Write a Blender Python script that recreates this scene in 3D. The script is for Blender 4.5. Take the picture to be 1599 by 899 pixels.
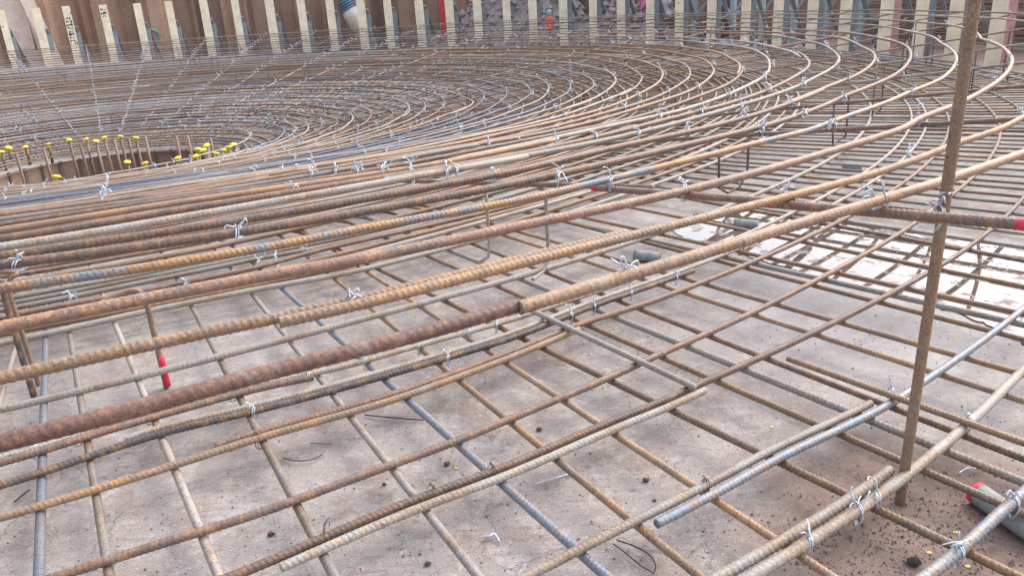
import bpy, math, random
import numpy as np
from mathutils import Matrix, Vector
rnd = random.Random(7); nr = np.random.default_rng(7)
scene = bpy.context.scene
C = scene.collection
for o in list(bpy.data.objects): bpy.data.objects.remove(o)

# ------------------------------------------------------------------ camera, world, sun, exposure
# site units: 1 u = 0.42 m, eye at the origin, concrete at -GZ
S = 0.42; GZ = 2.80
F = 1217.2; PITCH = 0.34954; ROLL = -0.059837
CX, CY = -13.4914, 26.5964                 # axis of the round foundation
cp, sp, cr, sr = math.cos(PITCH), math.sin(PITCH), math.cos(ROLL), math.sin(ROLL)
FW = np.array([0, cp, -sp]); UP0 = np.array([0, sp, cp]); RT0 = np.array([1., 0, 0])
RT = cr * RT0 + sr * UP0; UP = -sr * RT0 + cr * UP0
cam = bpy.data.objects.new('camera', bpy.data.cameras.new('camera')); C.objects.link(cam)
M = Matrix(((RT[0], UP[0], -FW[0], 0), (RT[1], UP[1], -FW[1], 0), (RT[2], UP[2], -FW[2], GZ * S), (0, 0, 0, 1)))
cam.matrix_world = M
cam.data.sensor_width = 36; cam.data.lens = F / 1599 * 36
cam.data.clip_start = 0.02; cam.data.clip_end = 2000
scene.camera = cam

SUN_EL, SUN_AZ = math.radians(46), math.radians(58)    # azimuth clockwise from +Y: to the right, spread wide by cloud
w = bpy.data.worlds.new('World'); scene.world = w; w.use_nodes = True
nt = w.node_tree; bg = nt.nodes['Background']
sky = nt.nodes.new('ShaderNodeTexSky'); sky.sky_type = 'NISHITA'; sky.sun_disc = False
sky.sun_elevation = SUN_EL; sky.sun_rotation = SUN_AZ
sky.air_density = 1.0; sky.dust_density = 4.0; sky.ozone_density = 1.0
hs = nt.nodes.new('ShaderNodeHueSaturation'); hs.inputs['Saturation'].default_value = 0.62   # cloud cover greys the sky
nt.links.new(sky.outputs[0], hs.inputs['Color']); nt.links.new(hs.outputs[0], bg.inputs['Color'])
bg.inputs['Strength'].default_value = 0.15
sun = bpy.data.objects.new('sun', bpy.data.lights.new('sun', 'SUN')); C.objects.link(sun)
sun.data.energy = 0.8; sun.data.angle = math.radians(120); sun.data.color = (1, 0.97, 0.93)
sd = Vector((math.sin(SUN_AZ) * math.cos(SUN_EL), math.cos(SUN_AZ) * math.cos(SUN_EL), math.sin(SUN_EL)))
sun.rotation_euler = sd.to_track_quat('Z', 'Y').to_euler()
scene.view_settings.view_transform = 'Standard'; scene.view_settings.look = 'None'
scene.view_settings.exposure = 1.34; scene.view_settings.gamma = 1

# ------------------------------------------------------------------ geometry helpers
def W(P):                                    # site units -> metres
    P = np.asarray(P, float) * S
    P = P.copy(); P[..., 2] += GZ * S
    return P
def ray(q):
    q = np.asarray(q, float)
    return FW + ((q[..., 0:1] - 799.5) / F) * RT - ((q[..., 1:2] - 449.5) / F) * UP
def topz(r): return -1.0 - 0.13037 * (27.583 - np.asarray(r, float))
def zbump(az, r):
    az = (np.asarray(az, float) + 180) % 360 - 180; r = np.asarray(r, float)
    w_ = np.interp(az, [-160, -115, -62, -56, -40], [0, 1, 1, .75, 0])
    return w_ * np.interp(r, [12.5, 18, 24.5, 26], [0, .095, .085, 0])
def lowz(r):
    r = np.asarray(r, float)
    return np.where(r > 20, -2.6, -2.6 - 0.112 * (20 - r))
def gndz(r): return lowz(r) - 0.2
def hit(q, zf):                              # pixel -> point on the surface z = zf(r)
    d = ray(q); t = 2.0 / -d[..., 2]
    for _ in range(60):
        X = d * t[..., None]; r = np.hypot(X[..., 0] - CX, X[..., 1] - CY)
        t = .5 * t + .5 * zf(r) / d[..., 2]
    return d * t[..., None]
def at(x, y, z): return hit(np.array([x, y], float), lambda r: z + 0 * r)
def pol(X): return np.degrees(np.arctan2(X[..., 1] - CY, X[..., 0] - CX)), np.hypot(X[..., 0] - CX, X[..., 1] - CY)
def PX(az, r): a = np.radians(az); return CX + r * np.cos(a), CY + r * np.sin(a)
def project(P):
    P = np.asarray(P, float); wv = P @ FW
    return 799.5 + F * (P @ RT) / wv, 449.5 - F * (P @ UP) / wv, wv
def inframe(P, m=60):
    x, y, wv = project(P)
    return bool(((wv > .3) & (x > -m) & (x < 1599 + m) & (y > -m) & (y < 899 + m)).any())

def mesh_np(name, V, faces, mats, smooth=True, mi=None):
    """V metres (N,3); faces list of arrays (k,n)"""
    me = bpy.data.meshes.new(name)
    V = np.ascontiguousarray(V, dtype=np.float32)
    me.vertices.add(len(V)); me.vertices.foreach_set('co', V.ravel())
    tot = np.concatenate([np.full(len(f), f.shape[1]) for f in faces]); lo = np.concatenate([f.ravel() for f in faces])
    me.loops.add(len(lo)); me.loops.foreach_set('vertex_index', lo.astype(np.int32))
    me.polygons.add(len(tot)); st = np.concatenate([[0], np.cumsum(tot)[:-1]])
    me.polygons.foreach_set('loop_start', st.astype(np.int32)); me.polygons.foreach_set('loop_total', tot.astype(np.int32))
    me.polygons.foreach_set('use_smooth', np.full(len(tot), smooth))
    if mi is not None: me.polygons.foreach_set('material_index', np.asarray(mi, np.int32))
    for m in (mats if isinstance(mats, (list, tuple)) else [mats]): me.materials.append(m)
    me.update(calc_edges=True); me.validate()
    return me
def link(name, me, parent=None, loc=None):
    o = bpy.data.objects.new(name, me); C.objects.link(o)
    if parent is not None: o.parent = parent
    if loc is not None: o.location = loc
    return o
def tag(o, label=None, cat=None, group=None, kind=None):
    if label: o['label'] = label
    if cat: o['category'] = cat
    if group: o['group'] = group
    if kind: o['kind'] = kind
    return o
def empty(name, loc):
    o = bpy.data.objects.new(name, None); C.objects.link(o); o.location = loc; o.empty_display_size = .05
    return o

def tube(P, rad, sides=8, ref=None, closed=False, rib=0.0, pitch=.04, fade=None, spin=0., cap=True):
    """P (N,3) any unit; returns V, [faces]; rib: relative rib height, fade (N,) scales the ribs"""
    P = np.asarray(P, float); n = len(P)
    if closed: T = np.roll(P, -1, 0) - np.roll(P, 1, 0)
    else: T = np.gradient(P, axis=0)
    T /= np.linalg.norm(T, axis=1)[:, None] + 1e-12
    if ref is None:
        ref = np.array([0, 0, 1.]) if abs(T[:, 2]).mean() < .8 else np.array([1., 0, 0])
    N = np.cross(T, ref); N /= np.linalg.norm(N, axis=1)[:, None] + 1e-12
    B = np.cross(N, T)
    th = np.arange(sides) * 2 * np.pi / sides
    rad = np.broadcast_to(np.asarray(rad, float), (n,))[:, None] * np.ones((1, sides))
    if rib > 0:
        L = np.concatenate([[0], np.cumsum(np.linalg.norm(np.diff(P, axis=0), axis=1))])[:, None]
        t2 = th[None] + spin
        side = np.sin(t2)
        ph = L / pitch + ((t2 / np.pi) % 1) * 1.1 + np.where(side > 0, .5, 0)
        bump = np.clip(np.cos(2 * np.pi * ph), 0, 1) ** 1.3 * np.clip(np.abs(side) * 1.6, 0, 1)
        lon = np.clip(1 - np.abs(side) * 3.2, 0, 1)
        fd = 1. if fade is None else np.asarray(fade)[:, None]
        rad = rad * (1 + fd * (rib * bump + rib * .75 * lon))
    V = (P[:, None, :] + rad[..., None] * (np.cos(th)[None, :, None] * N[:, None, :] + np.sin(th)[None, :, None] * B[:, None, :])).reshape(-1, 3)
    m = n if closed else n - 1
    i = np.arange(m)[:, None]; j = np.arange(sides)[None]
    i2 = (i + 1) % n; j2 = (j + 1) % sides
    Fq = np.stack([i * sides + j, i * sides + j2, i2 * sides + j2, i2 * sides + j], -1).reshape(-1, 4)
    faces = [Fq]
    if cap and not closed:
        faces.append(np.arange(sides)[None, ::-1]); faces.append((n - 1) * sides + np.arange(sides)[None])
    return V, faces
class Bag:                                    # joins shapes into one mesh
    def __init__(s): s.V = []; s.F = []; s.n = 0
    def add(s, V, faces):
        s.V.append(V)
        for f in faces: s.F.append(np.asarray(f) + s.n)
        s.n += len(V); return s
    def box(s, c, d, R=None):
        c = np.asarray(c, float); d = np.asarray(d, float) / 2
        K = np.array([[x, y, z] for x in (-1, 1) for y in (-1, 1) for z in (-1, 1)], float) * d
        if R is not None: K = K @ np.asarray(R).T
        return s.add(K + c, [np.array([[0, 1, 3, 2], [4, 6, 7, 5], [0, 4, 5, 1], [2, 3, 7, 6], [0, 2, 6, 4], [1, 5, 7, 3]])])
    def lathe(s, prof, c=(0, 0, 0), n=16, R=None):
        prof = np.asarray(prof, float); a = np.arange(n) * 2 * np.pi / n
        V = np.stack([prof[:, 0:1] * np.cos(a), prof[:, 0:1] * np.sin(a), prof[:, 1:2] + 0 * a], -1).reshape(-1, 3)
        if R is not None: V = V @ np.asarray(R).T
        k = len(prof); i = np.arange(k - 1)[:, None]; j = np.arange(n)[None]; j2 = (j + 1) % n
        Fq = np.stack([i * n + j, i * n + j2, (i + 1) * n + j2, (i + 1) * n + j], -1).reshape(-1, 4)
        return s.add(V + np.asarray(c, float), [Fq])
    def mesh(s, name, mat, smooth=False, loc=None):
        V = np.concatenate(s.V)
        if loc is not None: V = V - np.asarray(loc)
        by = {}
        for f in s.F: by.setdefault(f.shape[1], []).append(f)
        return mesh_np(name, V, [np.concatenate(v) for v in by.values()], mat, smooth)
def place(name, V, faces, mat, smooth=True, parent=None):
    """world-metre geometry -> object with its origin in the middle (or in the parent's frame)"""
    by = {}
    for f in faces: by.setdefault(f.shape[1], []).append(f)
    faces = [np.concatenate(v) for v in by.values()]
    if parent is not None:
        c = np.array(parent.location)
        return link(name, mesh_np(name, V - c, faces, mat, smooth), parent)
    c = (V.min(0) + V.max(0)) / 2; c[2] = V[:, 2].min()
    return link(name, mesh_np(name, V - c, faces, mat, smooth), None, c)

# ------------------------------------------------------------------ materials
def new_mat(name):
    m = bpy.data.materials.new(name); m.use_nodes = True
    return m, m.node_tree, m.node_tree.nodes['Principled BSDF']
def N_(t, typ, **kw):
    n = t.nodes.new('ShaderNode' + typ)
    for k, v in kw.items():
        if k in n.inputs: n.inputs[k].default_value = v
        else: setattr(n, k, v)
    return n
def noise(t, vec, scale, detail=3, rough=.55):
    n = N_(t, 'TexNoise'); n.inputs['Scale'].default_value = scale; n.inputs['Detail'].default_value = detail
    n.inputs['Roughness'].default_value = rough; t.links.new(vec, n.inputs['Vector']); return n.outputs['Fac']
def ramp(t, fac, stops):
    n = N_(t, 'ValToRGB'); e = n.color_ramp.elements
    while len(e) < len(stops): e.new(.5)
    for k, (p, c) in enumerate(stops):
        e[k].position = p; e[k].color = (c, c, c, 1) if not hasattr(c, '__len__') else (*c, 1)
    t.links.new(fac, n.inputs[0]); return n.outputs[0]
def mix(t, fac, a, b, mode='MIX'):
    n = N_(t, 'Mix'); n.data_type = 'RGBA'; n.blend_type = mode
    for s, v in ((n.inputs[0], fac), (n.inputs[6], a), (n.inputs[7], b)):
        if hasattr(v, 'links') or hasattr(v, 'is_linked'): t.links.new(v, s)
        elif hasattr(v, '__len__'): s.default_value = (*v, 1)
        else: s.default_value = v
    return n.outputs[2]
def coords(t, rndm=True):
    g = N_(t, 'TexCoord'); v = g.outputs['Object']
    if rndm:
        oi = N_(t, 'ObjectInfo'); mm = N_(t, 'Math', operation='MULTIPLY'); mm.inputs[1].default_value = 57
        t.links.new(oi.outputs['Random'], mm.inputs[0])
        cb = N_(t, 'CombineXYZ'); t.links.new(mm.outputs[0], cb.inputs[0]); t.links.new(mm.outputs[0], cb.inputs[2])
        va = N_(t, 'VectorMath', operation='ADD'); t.links.new(v, va.inputs[0]); t.links.new(cb.outputs[0], va.inputs[1])
        v = va.outputs[0]
    return v
def bump(t, b, h, strength=.3, dist=.002):
    n = N_(t, 'Bump'); n.inputs['Strength'].default_value = strength; n.inputs['Distance'].default_value = dist
    t.links.new(h, n.inputs['Height']); t.links.new(n.outputs[0], b.inputs['Normal'])

def rebar_mat(name, main, second, fleck, lo=.42, hi=.6, metal=.0, rough=(.36, .68), scale=5.):
    m, t, b = new_mat(name); v = coords(t)
    big = noise(t, v, scale, 4, .6); mid = noise(t, v, 38, 4, .65); fine = noise(t, v, 260, 3, .6)
    c = mix(t, ramp(t, big, [(lo, 0), (hi, 1)]), main, second)
    c = mix(t, ramp(t, mid, [(.50, 0), (.64, .85)]), c, fleck)
    pit_ = noise(t, v, 95, 4, .7)
    c = mix(t, ramp(t, pit_, [(.55, 0), (.68, .6)]), c, (.085, .06, .05))
    c = mix(t, 1., c, ramp(t, fine, [(.3, .6), (.7, 1.35)]), 'MULTIPLY')
    dust = noise(t, v, 14, 5, .75)
    c = mix(t, ramp(t, dust, [(.54, 0), (.78, .5)]), c, (.40, .365, .335))
    oi = N_(t, 'ObjectInfo'); vr = N_(t, 'MapRange'); vr.inputs[3].default_value = .75; vr.inputs[4].default_value = 1.3
    t.links.new(oi.outputs['Random'], vr.inputs[0])
    c = mix(t, 1., c, vr.outputs[0], 'MULTIPLY')
    t.links.new(c, b.inputs['Base Color']); b.inputs['Metallic'].default_value = metal
    r = N_(t, 'MapRange'); r.inputs[3].default_value = rough[0]; r.inputs[4].default_value = rough[1]
    t.links.new(mid, r.inputs[0]); t.links.new(r.outputs[0], b.inputs['Roughness'])
    h = mix(t, .5, mid, fine); bump(t, b, h, .7, .0016)
    return m
MB = {
 'brown':  rebar_mat('rust_brown', (.215, .125, .090), (.15, .108, .092), (.34, .185, .09)),
 'orange': rebar_mat('rust_orange', (.32, .182, .09), (.22, .145, .095), (.19, .14, .105)),
 'grey':   rebar_mat('dusty_steel', (.275, .255, .235), (.23, .165, .12), (.34, .25, .16), .46, .62),
 'blue':   rebar_mat('blue_mill_scale', (.165, .195, .24), (.23, .23, .235), (.28, .185, .115), .45, .65, .15, (.33, .6)),
 'slate':  rebar_mat('slate_mill_scale', (.085, .108, .155), (.115, .13, .165), (.17, .155, .15), .4, .6, .1, (.4, .65)),
 'dark':   rebar_mat('dark_mill_scale', (.080, .068, .068), (.13, .095, .08), (.34, .185, .07), .45, .65),
 'maroon': rebar_mat('dark_maroon_rust', (.125, .066, .056), (.165, .085, .06), (.26, .125, .07), .45, .6),
 'tan':    rebar_mat('tan_rust', (.30, .19, .12), (.235, .15, .10), (.36, .225, .12), .42, .6),
 'mixed':  rebar_mat('blue_and_orange_rust', (.155, .18, .215), (.32, .18, .08), (.23, .14, .085), .42, .56, .1, (.36, .65), 7.),
}
def plain(name, col, rough=.6, metal=0., var=.25, scale=12, bmp=.2, spec=.5):
    m, t, b = new_mat(name); v = coords(t)
    n = noise(t, v, scale, 4, .6)
    c = mix(t, 1., col, ramp(t, n, [(.25, 1 - var), (.75, 1 + var)]), 'MULTIPLY')
    t.links.new(c, b.inputs['Base Color']); b.inputs['Roughness'].default_value = rough; b.inputs['Metallic'].default_value = metal
    b.inputs['Specular IOR Level'].default_value = spec
    if bmp: bump(t, b, noise(t, v, scale * 8, 3), bmp, .002)
    return m
M_wire = plain('galvanised_wire', (.56, .61, .68), .42, .5, .35, 60, 0)
M_wirer = plain('rusty_wire', (.16, .11, .08), .7, .1, .3, 40, 0)
M_red = plain('red_paint', (.70, .035, .075), .5, 0, .25, 30)
M_yel = plain('yellow_plastic', (.68, .56, .07), .6, 0, .35, 25, 0)
M_org = plain('orange_plastic', (.85, .12, .03), .4, 0, .1, 20, 0)
M_pile = None
def timber(name, a, b_, scale=(40, 40, 2.)):
    m, t, b = new_mat(name); v = coords(t)
    mp = N_(t, 'Mapping'); mp.inputs['Scale'].default_value = scale; t.links.new(v, mp.inputs[0])
    n = noise(t, mp.outputs[0], 1.6, 5, .65); n2 = noise(t, v, 5, 3)
    c = mix(t, ramp(t, n, [(.3, 0), (.72, 1)]), a, b_)
    c = mix(t, 1., c, ramp(t, n2, [(.25, .8), (.75, 1.15)]), 'MULTIPLY')
    vo = N_(t, 'TexVoronoi'); vo.inputs['Scale'].default_value = 3.3; t.links.new(v, vo.inputs['Vector'])
    c = mix(t, ramp(t, vo.outputs['Distance'], [(.05, .8), (.10, 0)]), c, (.22, .12, .06))
    t.links.new(c, b.inputs['Base Color']); b.inputs['Roughness'].default_value = .75
    bump(t, b, n, .25, .002); return m
M_tim = timber('fresh_timber', (.90, .81, .62), (.82, .71, .51))
M_timold = timber('weathered_timber', (.60, .48, .42), (.45, .35, .30))
M_timblue = timber('grey_blue_board', (.27, .32, .35), (.20, .24, .27))
M_timred = plain('red_stake_paint', (.55, .05, .08), .6, 0, .25, 15)
M_ink = plain('black_ink', (.03, .03, .035), .7, 0, .1, 10, 0)

def ground_material():
    m, t, b = new_mat('concrete_and_soil')
    g = N_(t, 'NewGeometry'); v = g.outputs['Position']
    n1 = noise(t, v, 1.3, 5, .6); n2 = noise(t, v, 6.5, 5, .65); n3 = noise(t, v, 42, 4, .65); n4 = noise(t, v, 240, 2)
    con = mix(t, ramp(t, n2, [(.3, 0), (.7, 1)]), (.41, .385, .375), (.31, .272, .258))
    con = mix(t, ramp(t, n1, [(.42, 0), (.62, .5)]), con, (.37, .35, .355))
    con = mix(t, ramp(t, noise(t, v, 3.1, 6, .75), [(.48, 0), (.66, .75)]), con, (.30, .215, .18))
    con = mix(t, ramp(t, noise(t, v, 11, 6, .8), [(.50, 0), (.64, .8)]), con, (.53, .505, .49))
    con = mix(t, ramp(t, noise(t, v, 8, 6, .8), [(.53, 0), (.66, .8)]), con, (.245, .20, .185))
    con = mix(t, ramp(t, n3, [(.57, 0), (.70, .8)]), con, (.17, .135, .125))
    con = mix(t, ramp(t, noise(t, v, 70, 3, .7), [(.60, 0), (.70, .8)]), con, (.60, .57, .55))
    con = mix(t, 1., con, ramp(t, n4, [(.3, .72), (.7, 1.26)]), 'MULTIPLY')
    mp = N_(t, 'Mapping'); mp.inputs['Rotation'].default_value = (0, 0, .5); mp.inputs['Scale'].default_value = (4, 46, 4); t.links.new(v, mp.inputs[0])
    con = mix(t, ramp(t, noise(t, mp.outputs[0], 1., 5, .7), [(.50, 0), (.70, .3)]), con, (.50, .47, .455))
    mp2 = N_(t, 'Mapping'); mp2.inputs['Rotation'].default_value = (0, 0, -.7); mp2.inputs['Scale'].default_value = (7, 60, 4); t.links.new(v, mp2.inputs[0])
    con = mix(t, ramp(t, noise(t, mp2.outputs[0], 1., 4, .7), [(.54, 0), (.70, .45)]), con, (.22, .165, .145))
    ck = N_(t, 'TexVoronoi', feature='DISTANCE_TO_EDGE'); ck.inputs['Scale'].default_value = 1.1
    wv = N_(t, 'VectorMath', operation='ADD'); nn = N_(t, 'TexNoise'); nn.inputs['Scale'].default_value = 5; nn.inputs['Detail'].default_value = 5; t.links.new(v, nn.inputs['Vector'])
    sc = N_(t, 'VectorMath', operation='SCALE'); sc.inputs['Scale'].default_value = .5; t.links.new(nn.outputs['Color'], sc.inputs[0]); t.links.new(v, wv.inputs[0]); t.links.new(sc.outputs[0], wv.inputs[1]); t.links.new(wv.outputs[0], ck.inputs['Vector'])
    con = mix(t, ramp(t, ck.outputs['Distance'], [(.0, .65), (.006, 0)]), con, (.16, .13, .12))
    soil = mix(t, ramp(t, n3, [(.35, 0), (.65, 1)]), (.15, .10, .082), (.225, .16, .135))
    soil = mix(t, ramp(t, n4, [(.55, 0), (.75, .6)]), soil, (.36, .28, .24))
    def dist(c, a, bb, amp):
        d = N_(t, 'VectorMath', operation='DISTANCE'); d.inputs[1].default_value = c; t.links.new(v, d.inputs[0])
        ns = N_(t, 'Math', operation='MULTIPLY_ADD'); ns.inputs[1].default_value = amp; t.links.new(noise(t, v, 4.5, 5, .7), ns.inputs[0]); t.links.new(d.outputs['Value'], ns.inputs[2])
        r = N_(t, 'MapRange'); r.inputs[1].default_value = a + amp * .5; r.inputs[2].default_value = bb + amp * .5
        r.inputs[3].default_value = 1; r.inputs[4].default_value = 0; t.links.new(ns.outputs[0], r.inputs[0]); return r.outputs[0]
    near = dist(tuple(W(at(1480, 845, -GZ))), .34, .50, .55)          # the bare earth at the lower right
    out = N_(t, 'MapRange'); out.inputs[1].default_value = 28.6 * S; out.inputs[2].default_value = 29.4 * S
    dd = N_(t, 'VectorMath', operation='DISTANCE'); dd.inputs[1].default_value = (CX * S, CY * S, 0); t.links.new(v, dd.inputs[0]); t.links.new(dd.outputs['Value'], out.inputs[0])
    mx = N_(t, 'Math', operation='MAXIMUM'); t.links.new(near, mx.inputs[0]); t.links.new(out.outputs[0], mx.inputs[1])
    damp = dist(tuple(W(at(1380, 470, -GZ))), .45, 1.15, .5)          # damp film round the puddle
    con = mix(t, damp, con, mix(t, .45, con, (.20, .19, .215)))
    con = mix(t, 1., con, (.82, .795, .775), 'MULTIPLY')
    t.links.new(mix(t, mx.outputs[0], con, soil), b.inputs['Base Color'])
    r = N_(t, 'MapRange'); r.inputs[3].default_value = .85; r.inputs[4].default_value = .33; t.links.new(damp, r.inputs[0])
    t.links.new(r.outputs[0], b.inputs['Roughness'])
    bump(t, b, mix(t, .4, n3, n4), .5, .004)
    return m
M_ground = ground_material()

# ------------------------------------------------------------------ the setting: ground, puddle, pit
prof = [(0.01, -6.9), (4.02, -6.9), (4.1, gndz(4.1)), (4.6, gndz(4.6))] + [(r, float(gndz(r))) for r in np.arange(5.2, 20, 1.)] + \
       [(r, -GZ) for r in (20, 21, 22, 23, 24, 25, 26, 27, 28, 29, 30, 32, 36, 45, 60, 90, 150, 300, 700, 1500)]
b = Bag(); b.lathe(W(np.array([[p[0], 0, p[1]] for p in prof]))[:, [0, 2]], (CX * S, CY * S, 0), 160)
tag(link('ground', b.mesh('ground', M_ground, True)), kind='structure')

def puddle():
    P = [(1035, 352), (1080, 336), (1140, 330), (1215, 336), (1300, 345), (1370, 352), (1450, 372), (1530, 378), (1599, 395), (1720, 415), (1780, 480), (1700, 560), (1620, 552),
         (1560, 515), (1500, 492), (1430, 470), (1390, 462), (1330, 446), (1290, 440), (1230, 418), (1170, 402), (1120, 384), (1070, 372)]
    X = np.array([W(at(x, y, -GZ)) for x, y in P])
    # densify with wobble
    Q = []
    for i in range(len(X)):
        a, c = X[i], X[(i + 1) % len(X)]
        for k in range(8): 
            q = a + (c - a) * k / 8; q = q + nr.normal(0, .008, 3); Q.append(q)
    Q = np.array(Q); Q[:, 2] = .0045
    c = Q.mean(0); from mathutils.geometry import tessellate_polygon
    tri = np.array(tessellate_polygon([[Vector((*q[:2], 0)) for q in Q]]))
    a, b_, d_ = Q[tri[:, 0]], Q[tri[:, 1]], Q[tri[:, 2]]; up = np.cross(b_ - a, d_ - a)[:, 2] < 0; tri[up] = tri[up][:, ::-1]
    me = mesh_np('puddle', Q - c, [tri], M_water, False)
    tag(link('puddle', me, None, c), kind='structure')
m, t, bb = new_mat('puddle_water'); v = coords(t, False)
bb.inputs['Base Color'].default_value = (.135, .10, .082, 1); bb.inputs['Roughness'].default_value = .015; bb.inputs['IOR'].default_value = 1.75
bump(t, bb, noise(t, v, 9, 2), .03, .002)
bar_reflect = ramp(t, noise(t, v, 11, 6, .75), [(.55, 0), (.59, 1)])  # brown dull patches painted in for the bars' reflections that break up the glare
t.links.new(mix(t, bar_reflect, (.135, .10, .082), (.17, .12, .098)), bb.inputs['Base Color'])
mr = N_(t, 'MapRange'); mr.inputs[3].default_value = .012; mr.inputs[4].default_value = .6; t.links.new(bar_reflect, mr.inputs[0]); t.links.new(mr.outputs[0], bb.inputs['Roughness'])
M_water = m
puddle()

M_pit = plain('pit_board', (.27, .175, .125), .8, 0, .2, 6)
pit = empty('pit_lining', (CX * S, CY * S, float(W([0, 0, -6.9])[2])))
tag(pit, 'brown boards lining the round pit behind the yellow capped rods', 'pit lining')
for k in range(18):
    a0, a1 = 20 * k + .6, 20 * k + 19.4
    Q = []
    for rr in (3.96, 3.88):
        for a in np.linspace(a0, a1, 5):
            for z in (-6.85, float(lowz(4.0)) - .20): Q.append((*PX(a, rr), z))
    Q = W(np.array(Q)); fs = []
    for i in range(4):
        fs += [[2 * i, 2 * i + 2, 2 * i + 3, 2 * i + 1], [10 + 2 * i, 10 + 2 * i + 1, 10 + 2 * i + 3, 10 + 2 * i + 2], [2 * i + 1, 2 * i + 3, 13 + 2 * i, 11 + 2 * i], [2 * i, 10 + 2 * i, 12 + 2 * i, 2 * i + 2]]
    fs += [[0, 1, 11, 10], [8, 18, 19, 9]]
    place('panel', Q, [np.array(fs)], M_pit, False, pit)

M_gap = plain('dark_gap_strip', (.15, .105, .085), .85, 0, .3, 8)  # dark gaps between the lining boards, their shade put in as solid strips
for k in range(36):
    a = 10 * k; x, y = PX(a, 3.85); R_ = np.array([[math.cos(math.radians(a)), -math.sin(math.radians(a)), 0], [math.sin(math.radians(a)), math.cos(math.radians(a)), 0], [0, 0, 1]])
    b = Bag(); zt = float(lowz(4.0)) - .16; b.box(W(np.array([x, y, (zt - 6.85) / 2])), np.array([.06, .07 if k % 2 else .12, zt + 6.85]) * S, R_); place('gap_strip', np.concatenate(b.V), b.F, M_gap, False, pit)

# ------------------------------------------------------------------ reinforcement: rings
TRT = {  # traced points of the upper rings on the photograph
'A': (27.583, [(0,686),(183,646),(305,610),(400,583),(600,539),(800,484),(950,439),(1075,405),(1200,366),(1350,322),(1465,286),(1599,237)]),
'B': (26.933, [(0,590),(200,547),(400,505),(450,498),(600,463),(800,412),(1000,362),(1200,310),(1325,277),(1418,246),(1483,220),(1550,200),(1599,176)]),
'C': (26.078, [(0,517),(200,477),(400,438),(550,410),(600,400),(800,355),(950,322),(1050,299),(1200,260),(1300,232),(1410,200),(1425,188),(1490,165),(1560,123),(1580,93),(1570,80),(1530,60)]),
'D': (25.086, [(0,460),(200,432),(400,397),(600,355),(800,318),(940,286),(1050,260),(1200,224),(1272,207),(1325,185),(1425,142),(1475,122),(1498,92),(1475,67),(1400,45),(1325,37)]),
'E': (24.226, [(0,417),(200,390),(400,359),(600,325),(800,290),(1000,249),(1200,199),(1325,150),(1400,122),(1425,100),(1430,85),(1400,65)]),
'F': (23.516, [(800,270),(975,227),(1200,172),(1300,135),(1350,112),(1372,92),(1350,72),(1300,57)]),
'G': (22.839, [(1200,155),(1275,122),(1308,105),(1315,92),(1300,77),(1250,62),(1200,50)]),
'I': (21.394, [(975,62),(1050,64),(1116,68),(1154,73),(1182,79),(1200,89),(1207,100)]),
'J': (20.658, [(1161,105),(1159,99),(1142,90),(1118,81),(1088,76),(1050,72),(975,69)]),
'N': (17.918, [(1003,122),(990,110),(952,97),(919,91),(690,90),(810,88),(874,90)]),
'P': (16.507, [(931,133),(913,117),(894,112),(872,106),(834,101),(782,99),(688,97)]),
'T': (14.471, [(833,147),(825,138),(806,127),(782,123),(729,115.5),(688,113),(650,112),(400,114)]),
'W': (12.29, [(739,161),(725,152),(706,145),(678,138),(650,135),(601,131),(531,131),(400,130)]),
'Z': (9.703, [(617,178),(603,168),(580,161),(550,157),(494,153),(400,152)]),
'Z2': (7.783, [(530,190),(520,184),(494,179),(471,175),(400,172),(331,171.6),(200,178)]),
'IN': (5.479, [(381,222),(0,223.5),(75,215),(131,208),(188,204),(263,200),(325,240),(225,262),(0,295)]),
}
TOPR = [27.583, 26.933, 26.078, 25.086, 24.226, 23.516, 22.839, 22.1, 21.394, 20.658, 19.97, 19.28, 18.6, 17.918, 17.2, 16.507, 15.83, 15.15, 14.471,
        13.75, 13.0, 12.29, 11.64, 11.0, 10.35, 9.703, 9.06, 8.42, 7.783, 7.32, 6.86, 6.40, 5.94, 5.479]
TRL = {  # lower mat
'L5': (28.21, [(1450,896),(1490,868),(1566,795),(1599,768)]),
'L4': (27.69, [(1200,884),(1370,777),(1505,668),(1550,625),(1599,575)]),
'L3': (27.12, [(830,896),(952,832),(1105,756),(1200,703),(1370,625),(1425,588),(1575,482)]),
'L2': (26.27, [(400,887),(461,857),(644,780),(766,738),(952,658),(1032,628),(1075,607),(1200,552),(1325,492),(1450,425),(1500,395),(1599,308)]),
'L1': (25.74, [(91,899),(244,850),(400,803),(583,735),(705,692),(800,652),(950,590),(1025,555),(1200,476),(1300,424),(1412,360),(1465,320)]),
'L0': (25.0, [(0,808),(183,754),(400,684),(613,625),(800,557),(912,510),(1025,475),(1200,405)]),
'LC': (24.63, [(0,759),(122,718),(244,677),(400,641),(500,615),(600,587),(700,558),(800,528),(925,478),(1000,452),(1085,422)]),
'LA': (24.28, [(0,716),(200,655),(400,600),(525,576),(650,540),(800,499)]),
'LE': (22.12, [(0,542),(100,522),(200,500),(300,480),(400,460),(550,432),(670,400)]),
'LG': (21.28, [(0,500),(100,480),(200,463),(300,443),(400,424),(500,397)]),
'LF': (20.99, [(0,487),(200,449),(300,430),(400,410),(500,392)]),
}
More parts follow.
